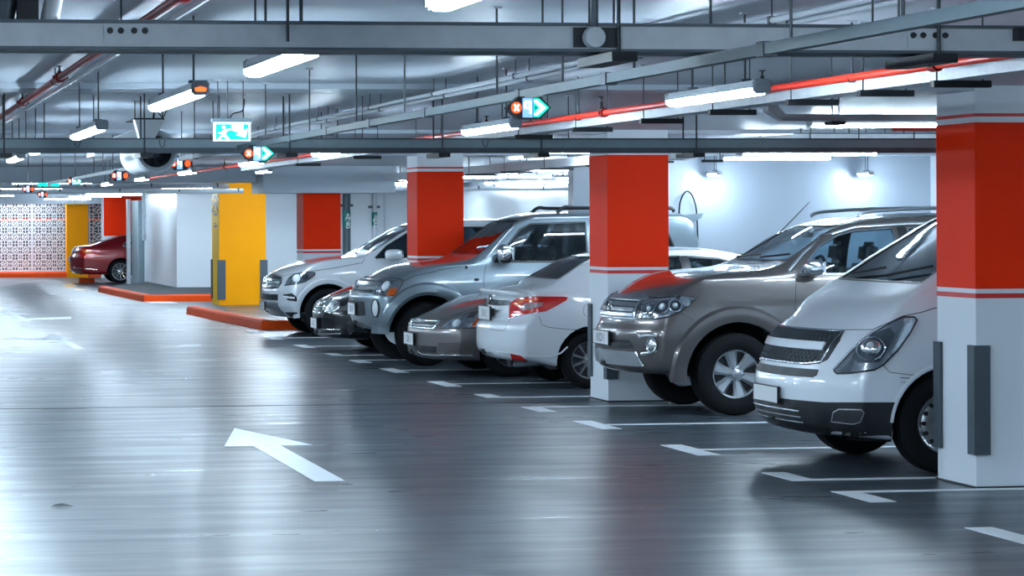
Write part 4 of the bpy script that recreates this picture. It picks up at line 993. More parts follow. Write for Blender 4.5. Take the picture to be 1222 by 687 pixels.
    def mirror_pod(s, px, size, m, glass='chrome', arm=True):
        # wing mirror: rounded pod standing off the door
        q = aty(px[0], px[1], s.loc.y-s.hw-.07)-s.loc; a, b_, c = size
        for sd in (-1, 1):
            P_ = []
            bm = bmesh.new(); bmesh.ops.create_cube(bm, size=2); bmesh.ops.subdivide_edges(bm, edges=bm.edges[:], cuts=5, use_grid_fill=True)
            for v in bm.verts:
                n = v.co.normalized(); l = (abs(n.x)**3.2+abs(n.y)**3.2+abs(n.z)**3.2)**(-1/3.2); n = n*l
                tz = 1-.22*max(0, n.y*1.)   # slimmer outboard
                v.co = Vector((n.x*a*tz, n.y*b_, n.z*c*tz))+Vector((q.x, sd*abs(q.y), q.z))
            me = bpy.data.meshes.new('wing_mirror'); bm.to_mesh(me); bm.free(); me.materials.append(M(m)); me.polygons.foreach_set('use_smooth', [True]*len(me.polygons))
            o = bpy.data.objects.new('wing_mirror', me); link(o); o.parent = s.root
            MB().box((q.x-.02, sd*s.hw*.93, q.z-c*.9), (q.x+.06, sd*abs(q.y), q.z-c*.45)).build('arm', 'plastic_black', o, world=False)
            MB().box((q.x+a*.80, sd*abs(q.y)-b_*.75, q.z-c*.7), (q.x+a*1.02, sd*abs(q.y)+b_*.75, q.z+c*.7)).build('mirror_glass', 'chrome', o, world=False)
    def plate(s, z, w_=.52, h=.115, text=None, y=0., tilt=0., m='plate_white', size=.085):
        p_, n = s.fhit(y, z); p2, n2 = s.fhit(y, z-h/2); x = min(s.fhit(y+k*w_/2, z+j*h/2)[0].x for k in (-1, 0, 1) for j in (-1, 1))
        x = min(x, p_.x)-.008
        pl = MB().box((x-.012, y-w_/2, z-h/2), (x+.004, y+w_/2, z+h/2)).build('number_plate', m, s.root, world=False)
        e = .006
        for a, b_ in (((-w_/2-e, -h/2-e), (w_/2+e, -h/2)), ((-w_/2-e, h/2), (w_/2+e, h/2+e)), ((-w_/2-e, -h/2), (-w_/2, h/2)), ((w_/2, -h/2), (w_/2+e, h/2))):
            MB().box((x-.015, y+a[0], z+a[1]), (x+.006, y+b_[0], z+b_[1])).build('plate_frame', 'plastic_black', pl, world=False)
        MB().box((x+.004, y-w_*.3, z-h*.35), (x+.06, y+w_*.3, z+h*.35)).build('plate_mount', 'plastic_black', pl, world=False)
        if text:
            vs, fs = text_polys(text, size); mesh_obj('plate_text', [(x-.0135, y-v.x, z+v.y-.005) for v in vs], [f_[::-1] for f_ in fs], 'plate_ink', pl, world=False)
        return pl
    def ball(s, name, px, rx, m, parent=None, mirror=True, depth=.4, offs=.0, ry=None):
        # round lamp unit sunk into the surface at a pixel
        p_, n = s.hit(*px); ry = ry or rx
        for sd in ((-1, 1) if mirror else (-1,)):
            a = n.cross(Vector((0, 0, 1))).normalized(); b_ = n.cross(a); vs = []; fs = []; S = 20
            prof = [(1., 0), (.98, .2), (.8, .6), (.5, .86), (.2, .98), (0.02, 1.)]
            for rr, hh in prof:
                for j in range(S):
                    t_ = 2*PI*j/S; q = p_+n*(offs+hh*depth*rx)+a*(rx*rr*math.cos(t_))+b_*(ry*rr*math.sin(t_)); vs.append((q.x, q.y if sd < 0 else -q.y, q.z))
            for i in range(len(prof)-1):
                for j in range(S): fs.append((i*S+j, i*S+(j+1) % S, (i+1)*S+(j+1) % S, (i+1)*S+j))
            fs.append(tuple((len(prof)-1)*S+j for j in range(S)))
            o = mesh_obj(name, vs, fs, m, parent if (parent and sd < 0) else s.root, True, world=False); autosmooth(o.data)
    def ring_at(s, name, px, rx, ry, tube_r, m, parent=None, mirror=True, offs=.004):
        p_, n = s.hit(*px); a = n.cross(Vector((0, 0, 1))).normalized(); b_ = n.cross(a)
        for sd in ((-1, 1) if mirror else (-1,)):
            P_ = []
            for i in range(25):
                t_ = 2*PI*i/24; q = p_+n*offs+a*rx*math.cos(t_)+b_*ry*math.sin(t_); P_.append((q.x, q.y if sd < 0 else -q.y, q.z))
            MB().tube(P_, tube_r, 6, False).build(name, m, parent if (parent and sd < 0) else s.root, world=False)
    def emblem(s, y, z, rx, rz, kind='ring', m='chrome', offs=.006):
        p_, n = s.fhit(y, z); o = p_+Vector((-offs-.004, 0, 0))
        def el(cx, cz, ax, az, r_=.006): return MB().tube([(o.x, cx+ax*math.cos(2*PI*i/20), o.z+cz+az*math.sin(2*PI*i/20)) for i in range(21)], r_, 6, False)
        e = el(y, 0, rx, rz).build('emblem', m, s.root, world=False)
        if kind == 'ovals':
            el(y, rz*.30, rx*.62, rz*.32, .005).build('emblem_oval', m, e, world=False); el(y, 0, rx*.24, rz*.9, .005).build('emblem_oval', m, e, world=False)
        elif kind == 'star':
            for k in range(3): a = PI/2+k*2*PI/3; MB().tube([(o.x, y, o.z), (o.x, y+rx*math.cos(a), o.z+rz*math.sin(a))], [.010, .003], 6).build('emblem_ray', m, e, world=False)
        elif kind == 'h':
            for k in (-1, 1): MB().tube([(o.x, y+k*rx*.55, o.z+rz*.8), (o.x, y+k*rx*.35, o.z-rz*.8)], .006, 6).build('emblem_bar', m, e, world=False)
            MB().tube([(o.x, y-rx*.45, o.z), (o.x, y+rx*.45, o.z)], .006, 6).build('emblem_bar', m, e, world=False)
        elif kind == 'diamonds':
            for k in range(3):
                a = PI/2+k*2*PI/3; c = (y+rx*.5*math.cos(a), o.z+rz*.5*math.sin(a)); d1 = (math.cos(a)*rx*.5, math.sin(a)*rz*.5); d2 = (-math.sin(a)*rx*.28, math.cos(a)*rz*.28)
                MB().poly([(o.x-.002, c[0]+d1[0], c[1]+d1[1]), (o.x-.002, c[0]+d2[0], c[1]+d2[1]), (o.x-.002, c[0]-d1[0], c[1]-d1[1]), (o.x-.002, c[0]-d2[0], c[1]-d2[1])]).build('emblem_diamond', m, e, world=False)
        return e
    def seats(s, xf, xr, zbase, m='seat', wd=.27, y0=.38):
        def seat(x, y, nm):
            bm = bmesh.new()
            def blk(a, b_, tilt=0.):
                r_ = bmesh.ops.create_cube(bm, size=1)['verts']; c = (Vector(a)+Vector(b_))/2; d = Vector(b_)-Vector(a)
                for v in r_:
                    q = Vector((v.co.x*d.x, v.co.y*d.y, v.co.z*d.z)); q.x += tilt*(q.z+d.z/2); v.co = q+c
            blk((x-.25, y-wd, zbase+.0), (x+.25, y+wd, zbase+.16)); blk((x+.20, y-wd*.95, zbase+.1), (x+.34, y+wd*.95, zbase+.72), .22)
            blk((x+.38, y-.14, zbase+.72), (x+.49, y+.14, zbase+.92), .15)
            bmesh.ops.bevel(bm, geom=bm.edges[:], offset=.045, segments=3, affect='EDGES'); me = bpy.data.meshes.new(nm); bm.to_mesh(me); bm.free()
            me.materials.append(M(m)); o = bpy.data.objects.new(nm, me); link(o); o.parent = s.root; me.polygons.foreach_set('use_smooth', [True]*len(me.polygons)); autosmooth(me)
        for y in (-y0, y0): seat(xf, y, 'front_seat')
        for y in (-y0, y0): seat(xr, y, 'rear_seat')
def inside(q, poly):
    c = False; n = len(poly); j = n-1
    for i in range(n):
        a, b = poly[i], poly[j]
        if (a[1] > q[1]) != (b[1] > q[1]) and q[0] < (b[0]-a[0])*(q[1]-a[1])/(b[1]-a[1])+a[0]: c = not c
        j = i
    return c
paint('paint_white_van', (.80, .86, .93), .0, .30)
paint('paint_white', (.76, .81, .86), .0, .28)
paint('paint_pearl', (.66, .70, .74), .25, .30)
paint('paint_taupe', (.115, .104, .104), .55, .30)
paint('paint_beige_grey', (.19, .172, .172), .5, .32)
paint('paint_silver_blue', (.24, .30, .345), .6, .30)
paint('paint_black', (.008, .009, .011), .2, .22)
paint('paint_maroon', (.26, .004, .010), .25, .28)

# ---- white van
c = Car('white van with black lower bumper and mesh grille, nose to the aisle', 'van', (6.62, 18.48), .95, 5.1,
        [(0, .97), (.15, 1.04), (.4, 1.165), (.66, 1.26), (.76, 1.30), (1.25, 1.61), (1.7, 1.85), (2.1, 1.92), (3.5, 1.93), (4.8, 1.9), (5.02, 1.7), (5.1, 1.5)],
        [(0, .27), (.5, .23), (1.2, .22), (5.1, .26)], [(0, 1.24), (5.1, 1.27)],
        [(.2, .17), (.32, .05), (.45, .0), (.60, .0), (.74, .05), (.90, .12), (1.0, .18), (1.2, .22)], .34, .79, 'paint_white_van', [(.97, .353, .353), (4.15, .353, .353)], .405, .80)
V = lambda pts: Zm(915, 360, 3.273, pts)
c.cpatch('lower_bumper', V([(14, 385), (130, 388), (265, 394), (265, 450), (258, 520), (30, 452), (60, 470), (130, 505)]), 'plastic_black', .009, .03)
c.patch('bumper_side', V([(225, 392), (500, 392), (492, 460), (486, 548), (440, 556), (270, 538), (150, 512), (215, 440)]), 'plastic_black', .007, .03)
g = c.cpatch('grille', V([(88, 108), (303, 115), (285, 155), (238, 226), (205, 242), (60, 232), (48, 205)]), 'grille_mesh', .006, .02)
# mesh strands of the grille: crossing bars
H0 = [c.hit(*q)[0] for q in V([(88, 108), (303, 115), (205, 242), (60, 232)])]
zg0 = min(h.z for h in H0); zg1 = max(h.z for h in H0); yg1 = abs(H0[1].y); yg0 = abs(H0[2].y)
b = MB()
k = -14
def gy(z): return lerp(yg0, yg1, (z-zg0)/(zg1-zg0))*.97
for sgn in (-1, 1):
    for i in range(-22, 23):
        P_ = []
        for j in range(9):
            z = lerp(zg0+.01, zg1-.01, j/8); y = i*.045+sgn*(z-(zg0+zg1)/2)*.9
            if abs(y) < gy(z): P_.append(c.fhit(y, z)[0]+Vector((-.010, 0, 0)))
        if len(P_) > 1: b.tube(P_, .0042, 5)
b.build('mesh_strands', 'galv_dark', g, world=False)['kind'] = 'stuff'
zb_ = lerp(zg0, zg1, .50); yb_ = gy(zb_)*.98
c.fpatch('grille_bar', [(-yb_, zb_-.022), (yb_, zb_-.018), (yb_, zb_+.030), (-yb_, zb_+.030)], 'paint_white_van', .022, .03)
c.ribbon('grille_surround', [(y*sg, z) for sg, y, z in [(-1, yg1, zg1), (1, yg1, zg1), (1, yg0*1.03, zg0+.02), (1, yg0*.8, zg0), (-1, yg0*.8, zg0), (-1, yg0*1.03, zg0+.02)]], 'chrome', .022, .014, c.fhit, False, True)
c.cpatch('slot_grille', V([(58, 258), (203, 265), (195, 287), (180, 295), (72, 287)]), 'grille_mesh', .006, .02)
h = c.patch('headlight', V([(586, 70), (575, 60), (530, 60), (480, 85), (420, 120), (370, 160), (330, 195), (290, 240), (262, 268), (275, 280), (330, 278), (420, 265), (455, 245), (510, 190), (560, 120)]), 'reflector', .004, .02)
c.ribbon('headlight_rim', V([(586, 70), (575, 60), (530, 60), (480, 85), (420, 120), (370, 160), (330, 195), (290, 240), (262, 268), (275, 280), (330, 278), (420, 265), (455, 245), (510, 190), (560, 120)]), 'plastic_black', .016, .008, closed=True)
c.patch('headlight_bezel', V([(480, 100), (500, 130), (470, 190), (440, 235), (360, 240), (335, 215), (355, 175), (420, 125)]), 'galv_dark', .008, .01)
c.ball('projector', V([(408, 178)])[0], .075, 'reflector', h, depth=.5, offs=.008, ry=.065)
c.ball('bulb', V([(412, 178)])[0], .026, 'lens_white', h, depth=1., offs=.05)
c.ring_at('projector_ring', V([(408, 185)])[0], .098, .085, .007, 'chrome', h, offs=.014)
c.ball('side_bulb', V([(545, 75)])[0], .022, 'lens_white', h, depth=.5, offs=.008)
c.patch('headlight_lens', V([(584, 72), (574, 62), (531, 62), (481, 87), (421, 122), (371, 162), (331, 197), (291, 242), (266, 268), (277, 278), (330, 276), (419, 263), (453, 244), (508, 189), (558, 120)]), 'lens_clear', .032, .004)
for zz in (.425, .385, .345): c.ribbon('bumper_slat', [(-.46, zz-.004), (-.2, zz), (.2, zz), (.46, zz-.004)], 'satin', .016, .014, c.fhit, False)
c.patch('fog_recess', V([(262, 432), (282, 420), (368, 421), (378, 432), (366, 468), (340, 476), (256, 466)]), 'plastic_dark', .010, .01)
c.ribbon('fog_frame', V([(262, 432), (282, 420), (368, 421), (378, 432), (366, 468), (340, 476), (256, 466)]), 'satin', .014, .016, closed=True)
c.ribbon('bonnet_seam', V([(85, 104), (300, 110), (412, 108), (480, 80), (530, 56), (600, 42), (664, 22)]), 'plastic_black', .006, .004)
c.ribbon('fender_seam', V([(455, 247), (480, 275), (560, 285), (650, 283)]), 'plastic_black', .004, .003)
c.ribbon('scratch', V([(520, 296), (560, 298)]), 'plastic_black', .005, .003, mirror=False); c.ribbon('scratch', V([(522, 314), (562, 315)]), 'plastic_black', .003, .003, mirror=False)
c.ribbon('arch_lip', [(.97+.415*math.cos(math.radians(a)), .353+.415*math.sin(math.radians(a))) for a in range(10, 186, 8)], 'paint_white_van', .035, .012, c.shit)
c.windscreen([(-.76, 1.325), (.76, 1.325), (.64, 1.80), (-.64, 1.80)], 'glass_dark')
c.side_window_xz([(1.22, 1.30), (1.34, 1.42), (1.62, 1.66), (1.85, 1.74), (2.3, 1.76), (2.32, 1.29)], glass='glass_dark')
c.side_window_xz([(2.45, 1.29), (2.45, 1.76), (3.5, 1.77), (3.55, 1.29)], glass='glass_dark')
c.side_window_xz([(3.68, 1.29), (3.66, 1.77), (4.6, 1.74), (4.75, 1.30)], glass='glass_dark')
for sd in (-1, 1): pass
b = MB().tube([c.fhit(.55, 1.36)[0]+Vector((-.02, 0, .01)), c.fhit(.05, 1.40)[0]+Vector((-.02, 0, .02))], .010, 6); b.build('wiper', 'plastic_black', c.root, world=False)
b = MB().tube([c.fhit(-.15, 1.36)[0]+Vector((-.02, 0, .01)), c.fhit(-.68, 1.42)[0]+Vector((-.02, 0, .02))], .010, 6); b.build('wiper', 'plastic_black', c.root, world=False)
c.plate(.52, .50, .11, None)
c.mirror_pod((1205, 322), (.10, .08, .12), 'paint_white_van')
MB().box((.95, -.7, .95), (1.35, .7, 1.30)).build('dashboard', 'plastic_dark', c.root, world=False)
c.seats(1.75, 2.9, .80)
c.finish((1.12, 4.8)); c.wheels_all(wt=.22, rim=.215, style='steel')

# ---- brown-grey SUV
c = Car('brown-grey SUV with chrome grille and raised wheel flares, nose to the aisle', 'suv', (7.0, 24.0), .895, 4.7,
        [(0, 1.03), (.12, 1.11), (.4, 1.215), (.85, 1.30), (1.25, 1.335), (1.38, 1.36), (2.12, 1.74), (2.45, 1.80), (3.1, 1.83), (4.1, 1.80), (4.5, 1.70), (4.65, 1.4), (4.7, 1.2)],
        [(0, .38), (.4, .36), (1, .32), (4.7, .36)], [(0, 1.2), (1.5, 1.235), (4.7, 1.30)],
        [(.3, .14), (.42, .03), (.55, 0), (.74, .0), (.82, .04), (.95, .08), (1.05, .14), (1.1, .17)], .30, .66, 'paint_taupe', [(1.0, .375, .375), (3.75, .375, .375)], .475, .82)
V = lambda pts: Zm(715, 320, 5.725, pts)
g = c.cpatch('grille', V([(95, 218), (150, 205), (288, 216), (266, 292), (240, 345), (78, 322)]), 'plastic_black', .004, .02)
H0 = [c.hit(*q)[0] for q in V([(288, 216), (240, 345)])]; y1, z1, y0, z0 = abs(H0[0].y), H0[0].z, abs(H0[1].y), H0[1].z
for i in range(3):
    u = (.28, .55, .82)[i]; z = lerp(z1, z0, u); y = lerp(y1, y0, u)*.98
    c.fpatch('grille_bar', [(-y, z-.014), (y, z-.014), (y, z+.014), (-y, z+.014)], 'satin', .018, .02, g)
c.ribbon('grille_surround', [(-y1, z1), (y1, z1), (y0, z0), (-y0, z0)], 'satin', .03, .016, c.fhit, False, True)
c.emblem(0., lerp(z1, z0, .42), .075, .055, 'ovals', offs=.03)
c.cpatch('bonnet_lip', V([(128, 182), (330, 188), (345, 205), (290, 214), (150, 203), (110, 205)]), 'satin', .010, .02)
HL = [(290, 230), (265, 345), (400, 345), (480, 330), (560, 290), (640, 225), (660, 210), (650, 198), (580, 190), (450, 200), (350, 210)]
h = c.patch('headlight', V(HL), 'reflector', .002, .02)
c.ribbon('headlight_rim', V(HL), 'plastic_black', .014, .006, closed=True)
for q, r_ in (((345, 280), .062), ((435, 265), .075), ((520, 255), .058)):
    c.ball('lamp_bowl', V([q])[0], r_, 'galv_dark', h, depth=.12, offs=.002); c.ring_at('lamp_ring', V([q])[0], r_, r_, .008, 'chrome', h, offs=.008)
    c.ball('bulb', V([q])[0], r_*.45, 'lens_white', h, depth=.8, offs=.01)
c.ball('indicator', V([(595, 232)])[0], .035, 'lens_white', h, depth=.3, offs=.004)
c.patch('headlight_lens', V([(293, 233), (269, 342), (400, 342), (478, 327), (558, 288), (636, 225), (654, 211), (648, 201), (580, 193), (450, 203), (351, 213)]), 'lens_clear', .028, .004)
c.cpatch('intake', V([(45, 505), (150, 500), (205, 490), (235, 548), (60, 545)]), 'plastic_black', .004, .02)
c.cpatch('intake_bar', V([(50, 520), (160, 518), (222, 515), (225, 527), (60, 530)]), 'plastic_dark', .014, .01)
c.cpatch('skid_panel', V([(45, 556), (245, 572), (268, 600), (300, 668), (110, 650), (60, 615)]), 'satin', .012, .03)
c.ribbon('skid_edge', V([(248, 575), (262, 610), (300, 670)]), 'chrome', .03, .014)
c.patch('fog_panel', V([(275, 470), (330, 455), (420, 468), (455, 505), (440, 560), (390, 590), (300, 590), (345, 570), (335, 510), (320, 485)]), 'paint_taupe', .012, .02)
c.ball('fog_lamp', V([(368, 525)])[0], .052, 'reflector', None, depth=.35, offs=.012, ry=.060); c.ring_at('fog_ring', V([(368, 525)])[0], .056, .066, .008, 'chrome', None, offs=.020)
c.ribbon('fog_trim', V([(275, 470), (325, 458), (400, 462)]), 'satin', .022, .022); c.ribbon('fog_trim', V([(290, 585), (350, 578), (400, 565)]), 'satin', .03, .022)
c.ribbon('bonnet_seam', V([(345, 205), (450, 196), (580, 187), (662, 205), (686, 190)]), 'plastic_black', .006, .004)
c.ribbon('bumper_seam', V([(540, 300), (600, 330), (645, 355)]), 'plastic_black', .005, .003)
for (xw, zw, r) in c.wheels: c.flare(xw, zw, .475, .15, .045, a0=-8, a1=186)
c.windscreen([(-.70, 1.395), (.70, 1.395), (.55, 1.715), (-.55, 1.715)])
c.side_window_xz([(1.60, 1.275), (1.70, 1.40), (1.84, 1.535), (2.02, 1.625), (2.2, 1.670), (2.54, 1.690), (2.56, 1.28)], 'chrome', tw=.018)
c.side_window_xz([(2.69, 1.28), (2.69, 1.69), (3.35, 1.69), (3.45, 1.30)], 'chrome', tw=.018)
c.side_window_xz([(3.60, 1.31), (3.56, 1.67), (4.1, 1.63), (4.25, 1.34)], 'chrome', tw=.018)
c.ribbon('pillar_trim', [(2.625, 1.27), (2.625, 1.70)], 'plastic_black', .08, .006, c.shit)
c.ribbon('roof_drip', [(1.50, 1.31), (1.68, 1.47), (1.9, 1.625), (2.2, 1.705), (2.7, 1.735), (3.5, 1.735)], 'satin', .03, .012, c.shit)
c.ribbon('door_seam', [(1.55, .60), (1.53, .9), (1.56, 1.26)], 'plastic_black', .006, .003, c.shit); c.ribbon('door_seam', [(2.63, .5), (2.63, 1.26)], 'plastic_black', .006, .003, c.shit)
c.mirror_pod((971, 319), (.09, .085, .075), 'chrome')
c.plate(.685, .50, .12, 'KIDI I', size=.11)
MB().tube([Vector(v)-c.loc for v in (aty(930, 278, 23.25), aty(966, 241, 23.25))], [.006, .003], 6).build('aerial', 'plastic_black', c.root, world=False)
b = MB().tube([c.fhit(.6, 1.41)[0]+Vector((-.02, 0, .01)), c.fhit(.0, 1.43)[0]+Vector((-.02, 0, .015))], .009, 6); b.build('wiper', 'plastic_black', c.root, world=False)
b = MB().tube([c.fhit(-.1, 1.41)[0]+Vector((-.02, 0, .01)), c.fhit(-.66, 1.44)[0]+Vector((-.02, 0, .015))], .009, 6); b.build('wiper', 'plastic_black', c.root, world=False)
for sd in (-1, 1): MB().tube(smooth_path([Vector((2.25, sd*.60, 1.80)), Vector((2.4, sd*.60, 1.845)), Vector((3.2, sd*.60, 1.875)), Vector((4.1, sd*.60, 1.845)), Vector((4.2, sd*.60, 1.80))]), .016, 8).build('roof_rail', 'satin', c.root, world=False)
MB().box((1.45, -.68, .95), (1.85, .68, 1.28)).build('dashboard', 'plastic_dark', c.root, world=False)
MB().tube([(1.95+.03*math.sin(i*PI/8), -.36+.18*math.cos(i*PI/8), 1.26+.17*math.sin(i*PI/8)) for i in range(17)], .016, 6, False).build('steering_wheel', 'plastic_black', c.root, world=False)
c.seats(1.98, 2.75, .64)
MB().box((1.98, -.07, 1.60), (2.02, .13, 1.66)).build('rear_view_mirror', 'plastic_black', c.root, world=False)
c.finish((1.56, 4.45)); c.wheels_all(wt=.265, rim=.222, style='spoke6')

# ---- white sedan, tail to the aisle
c = Car('white sedan parked tail out with boot spoiler and wraparound red tail lamps', 'car', (6.8, 27.95), .85, 4.4,
        [(0, .99), (.08, 1.04), (.3, 1.065), (.52, 1.10), (.62, 1.14), (1.15, 1.40), (1.6, 1.46), (2.2, 1.48), (2.7, 1.42), (2.95, 1.345), (3.5, 1.02), (3.7, .95), (4.2, .82), (4.4, .66)],
        [(0, .30), (.3, .27), (.8, .2), (4.4, .22)], [(0, 1.0), (.6, 1.02), (1.6, .99), (4.4, .92)],
        [(.2, .16), (.33, .05), (.45, .0), (.64, .0), (.70, .04), (.75, .11), (.95, .14), (1.05, .11)], .27, .58, 'paint_white', [(.98, .3, .3), (3.53, .3, .3)], .36, .75)
V = lambda pts: Zm(570, 290, 3.82, pts)
TL = [(145, 345), (150, 272), (185, 250), (250, 243), (410, 245), (404, 260), (350, 290), (310, 310), (240, 320), (185, 333)]
h = c.patch('tail_lamp', V(TL), 'lens_red', .010, .02); c.ribbon('lamp_rim', V(TL), 'chrome', .008, .010, closed=True)
c.patch('reverse_lens', V([(198, 296), (222, 274), (300, 270), (290, 286), (250, 300), (216, 308)]), 'lens_smoke', .016, .01)
c.patch('lamp_highlight', V([(160, 278), (195, 262), (250, 256), (290, 257), (215, 265), (185, 286)]), 'lens_orange', .014, .006)
c.cpatch('boot_garnish', V([(48, 256), (155, 262), (157, 281), (50, 279)]), 'chrome', .020, .03)
c.cpatch('boot_recess', V([(48, 283), (142, 285), (140, 350), (48, 352)]), 'paint_white', .004, .012)
c.plate(aty(575, 373, 27.95).z, .50, .14, '3 8 1', size=.11)
c.patch('reflector', V([(150, 501), (195, 512), (231, 538), (160, 535)]), 'lens_red', .008, .015)
SPZ = aty(585, 346, 27.95).z
b = MB(); pr = [(-.02, SPZ-.035), (-.04, SPZ-.005), (-.03, SPZ+.02), (.12, SPZ+.03), (.32, SPZ+.0), (.32, SPZ-.05)]
def sppos(u): return .27*abs(u)**2.4*.8
vs = []; fs = []; N = 12; k = len(pr)
for i in range(N+1):
    u = -1+2*i/N
    for x, z in pr: vs.append((x+.06+sppos(u), u*.70, z-.03*abs(u)**3))
for i in range(N):
    for j in range(k): fs.append((i*k+j, i*k+(j+1) % k, (i+1)*k+(j+1) % k, (i+1)*k+j))
fs.append(tuple(range(k))); fs.append(tuple(N*k+j for j in range(k))[::-1])
sp_ = mesh_obj('boot_spoiler', vs, fs, 'paint_white', c.root, True, world=False); autosmooth(sp_.data)
c.emblem(0., aty(580, 355, 27.95).z, .06, .035, 'ovals', offs=.025)
c.ribbon('boot_seam', V([(150, 270), (148, 345), (120, 400), (55, 392)]), 'plastic_black', .005, .003)
c.ribbon('bumper_seam', V([(245, 322), (282, 335), (292, 372), (330, 384), (420, 394), (490, 396)]), 'plastic_black', .005, .003)
c.ribbon('bumper_crease', V([(90, 496), (150, 500), (235, 515), (330, 520), (380, 500), (410, 472)]), 'paint_white', .02, .012)
c.ribbon('boot_top_seam', V([(250, 243), (235, 228), (250, 200)]), 'plastic_black', .004, .003)
c.ribbon('fuel_flap', V([(498+16*math.cos(a*PI/8), 306+28*math.sin(a*PI/8)) for a in range(4, 13)]), 'galv_dark', .004, .003, mirror=False)
c.windscreen([(-.62, 1.155), (.62, 1.155), (.50, 1.385), (-.50, 1.385)], 'glass_dark', 'rear_screen')
c.side_window_xz([(1.02, 1.10), (1.35, 1.30), (1.62, 1.365), (2.02, 1.385), (2.04, 1.08)])
c.side_window_xz([(2.12, 1.07), (2.11, 1.38), (2.45, 1.355), (2.66, 1.30), (3.05, 1.06)])
c.ribbon('pillar_trim', [(2.08, 1.06), (2.07, 1.385)], 'plastic_black', .10, .006, c.shit)
c.finish((.85, 3.2)); c.seats(2.35, 1.5, .50, 'seat_light')
c.wheels_all(wt=.19, rim=.20, style='spoke10')
MB().tube([(.25, -.45, .24), (.6, -.45, .26)], .03, 10).build('exhaust', 'satin', c.root, world=False)
# a twin of it half seen behind the lattice screen is left to the far cars below

# ---- beige-grey sedan
c = Car('beige-grey sedan with orange corner lamps, low bonnet to the aisle', 'car', (6.52, 30.25), .9, 4.8,
        [(0, .64), (.12, .70), (.5, .82), (.95, .92), (1.25, .97), (1.4, 1.02), (2.1, 1.37), (2.6, 1.44), (3.2, 1.42), (4.0, 1.12), (4.6, 1.0), (4.8, .8)],
        [(0, .19), (.6, .17), (4.8, .22)], [(0, .9), (4.8, .96)],
        [(.15, .12), (.25, .02), (.36, 0), (.48, .0), (.58, .04), (.68, .12), (.8, .16)], .38, .60, 'paint_beige_grey', [(.98, .315, .315), (3.72, .315, .315)], .37, .85)
V = lambda pts: Zm(420, 310, 5.283, pts)
HL = [(555, 430), (590, 400), (640, 370), (740, 335), (850, 312), (960, 296), (940, 350), (880, 415), (800, 426), (700, 428), (600, 432)]
h = c.patch('headlight', V(HL), 'reflector', .003, .02); c.ribbon('headlight_rim', V(HL), 'plastic_black', .012, .006, closed=True)
c.patch('indicator', V([(750, 420), (790, 365), (832, 360), (803, 405), (786, 422)]), 'lens_orange', .010, .01)
c.ball('lamp_bowl', V([(660, 400)])[0], .055, 'lens_white', h, depth=.4, offs=.004)
c.patch('headlight_lens', V([(562, 427), (593, 403), (643, 373), (742, 338), (850, 316), (950, 300), (936, 350), (878, 412), (800, 423), (700, 425), (602, 429)]), 'lens_clear', .024, .004)
g = c.cpatch('grille', V([(460, 380), (555, 385), (535, 415), (515, 432), (445, 442)]), 'plastic_black', .004, .02)
H0 = [c.hit(*q)[0] for q in V([(555, 385), (515, 432)])]; y1, z1, y0, z0 = abs(H0[0].y), H0[0].z, abs(H0[1].y), H0[1].z
for u in (.3, .7): z = lerp(z1, z0, u); y = lerp(y1, y0, u); c.fpatch('grille_bar', [(-y, z-.008), (y, z-.008), (y, z+.008), (-y, z+.008)], 'satin', .016, .015, g)
c.ribbon('grille_surround', [(-y1, z1), (y1, z1), (y0, z0), (-y0, z0)], 'chrome', .025, .014, c.fhit, False, True)
c.emblem(0., (z1+z0)/2, .055, .045, 'h', offs=.025)
c.cpatch('intake', V([(430, 545), (536, 545), (536, 586), (440, 583)]), 'plastic_black', .004, .02)
c.patch('fog_blank', V([(543, 523), (680, 520), (680, 584), (543, 588)]), 'paint_taupe', .004, .01)
c.ribbon('lip_trim', V([(418, 575), (445, 595), (540, 602), (670, 602), (760, 606)]), 'chrome', .022, .012)
c.ribbon('bonnet_seam', V([(455, 376), (590, 375), (650, 345), (740, 318), (860, 292), (960, 275)]), 'plastic_black', .006, .004)
c.ribbon('bumper_seam', V([(600, 436), (700, 432), (800, 430), (880, 420)]), 'plastic_black', .004, .003)
c.plate(aty(499, 403.5, 30.25).z, .50, .13, 'OK I', size=.12)
c.windscreen([(-.66, 1.06), (.66, 1.06), (.52, 1.355), (-.52, 1.355)], 'glass_dark')
c.side_window_xz([(1.65, 1.02), (2.1, 1.26), (2.4, 1.33), (2.75, 1.345), (2.77, 1.02)], glass='glass_dark'); c.side_window_xz([(2.87, 1.02), (2.86, 1.34), (3.3, 1.30), (3.75, 1.10), (3.75, 1.03)], glass='glass_dark')
c.finish((1.75, 3.6)); c.wheels_all(wt=.2, rim=.205, style='spoke7'); c.seats(2.2, 3.0, .45)

# ---- silver-blue SUV
c = Car('silver-blue square SUV with flared arches and orange corner lamps', 'suv', (6.3, 32.6), .885, 4.32,
        [(0, 1.0), (.15, 1.07), (.45, 1.17), (.85, 1.25), (1.22, 1.295), (1.34, 1.33), (2.0, 1.80), (2.3, 1.865), (3.2, 1.88), (4.05, 1.86), (4.2, 1.80), (4.32, 1.45)],
        [(0, .44), (.3, .40), (.6, .42), (4.32, .44)], [(0, 1.2), (4.3, 1.24)],
        [(.35, .20), (.5, .05), (.62, .0), (.84, .0), (.90, .05), (1.0, .10), (1.08, .16)], .24, .70, 'paint_silver_blue', [(.76, .39, .39), (3.3, .39, .39)], .475, .7, bowp=3., rbow=.10)
V = lambda pts: Zm(420, 310, 5.283, pts)
HL = [(158, 220), (185, 130), (215, 118), (300, 122), (322, 135), (300, 182), (265, 222)]
h = c.patch('headlight', V(HL), 'reflector', .003, .02); c.ribbon('headlight_rim', V(HL), 'plastic_black', .014, .006, closed=True)
c.patch('indicator', V([(220, 222), (240, 180), (291, 180), (265, 221)]), 'lens_orange', .010, .01)
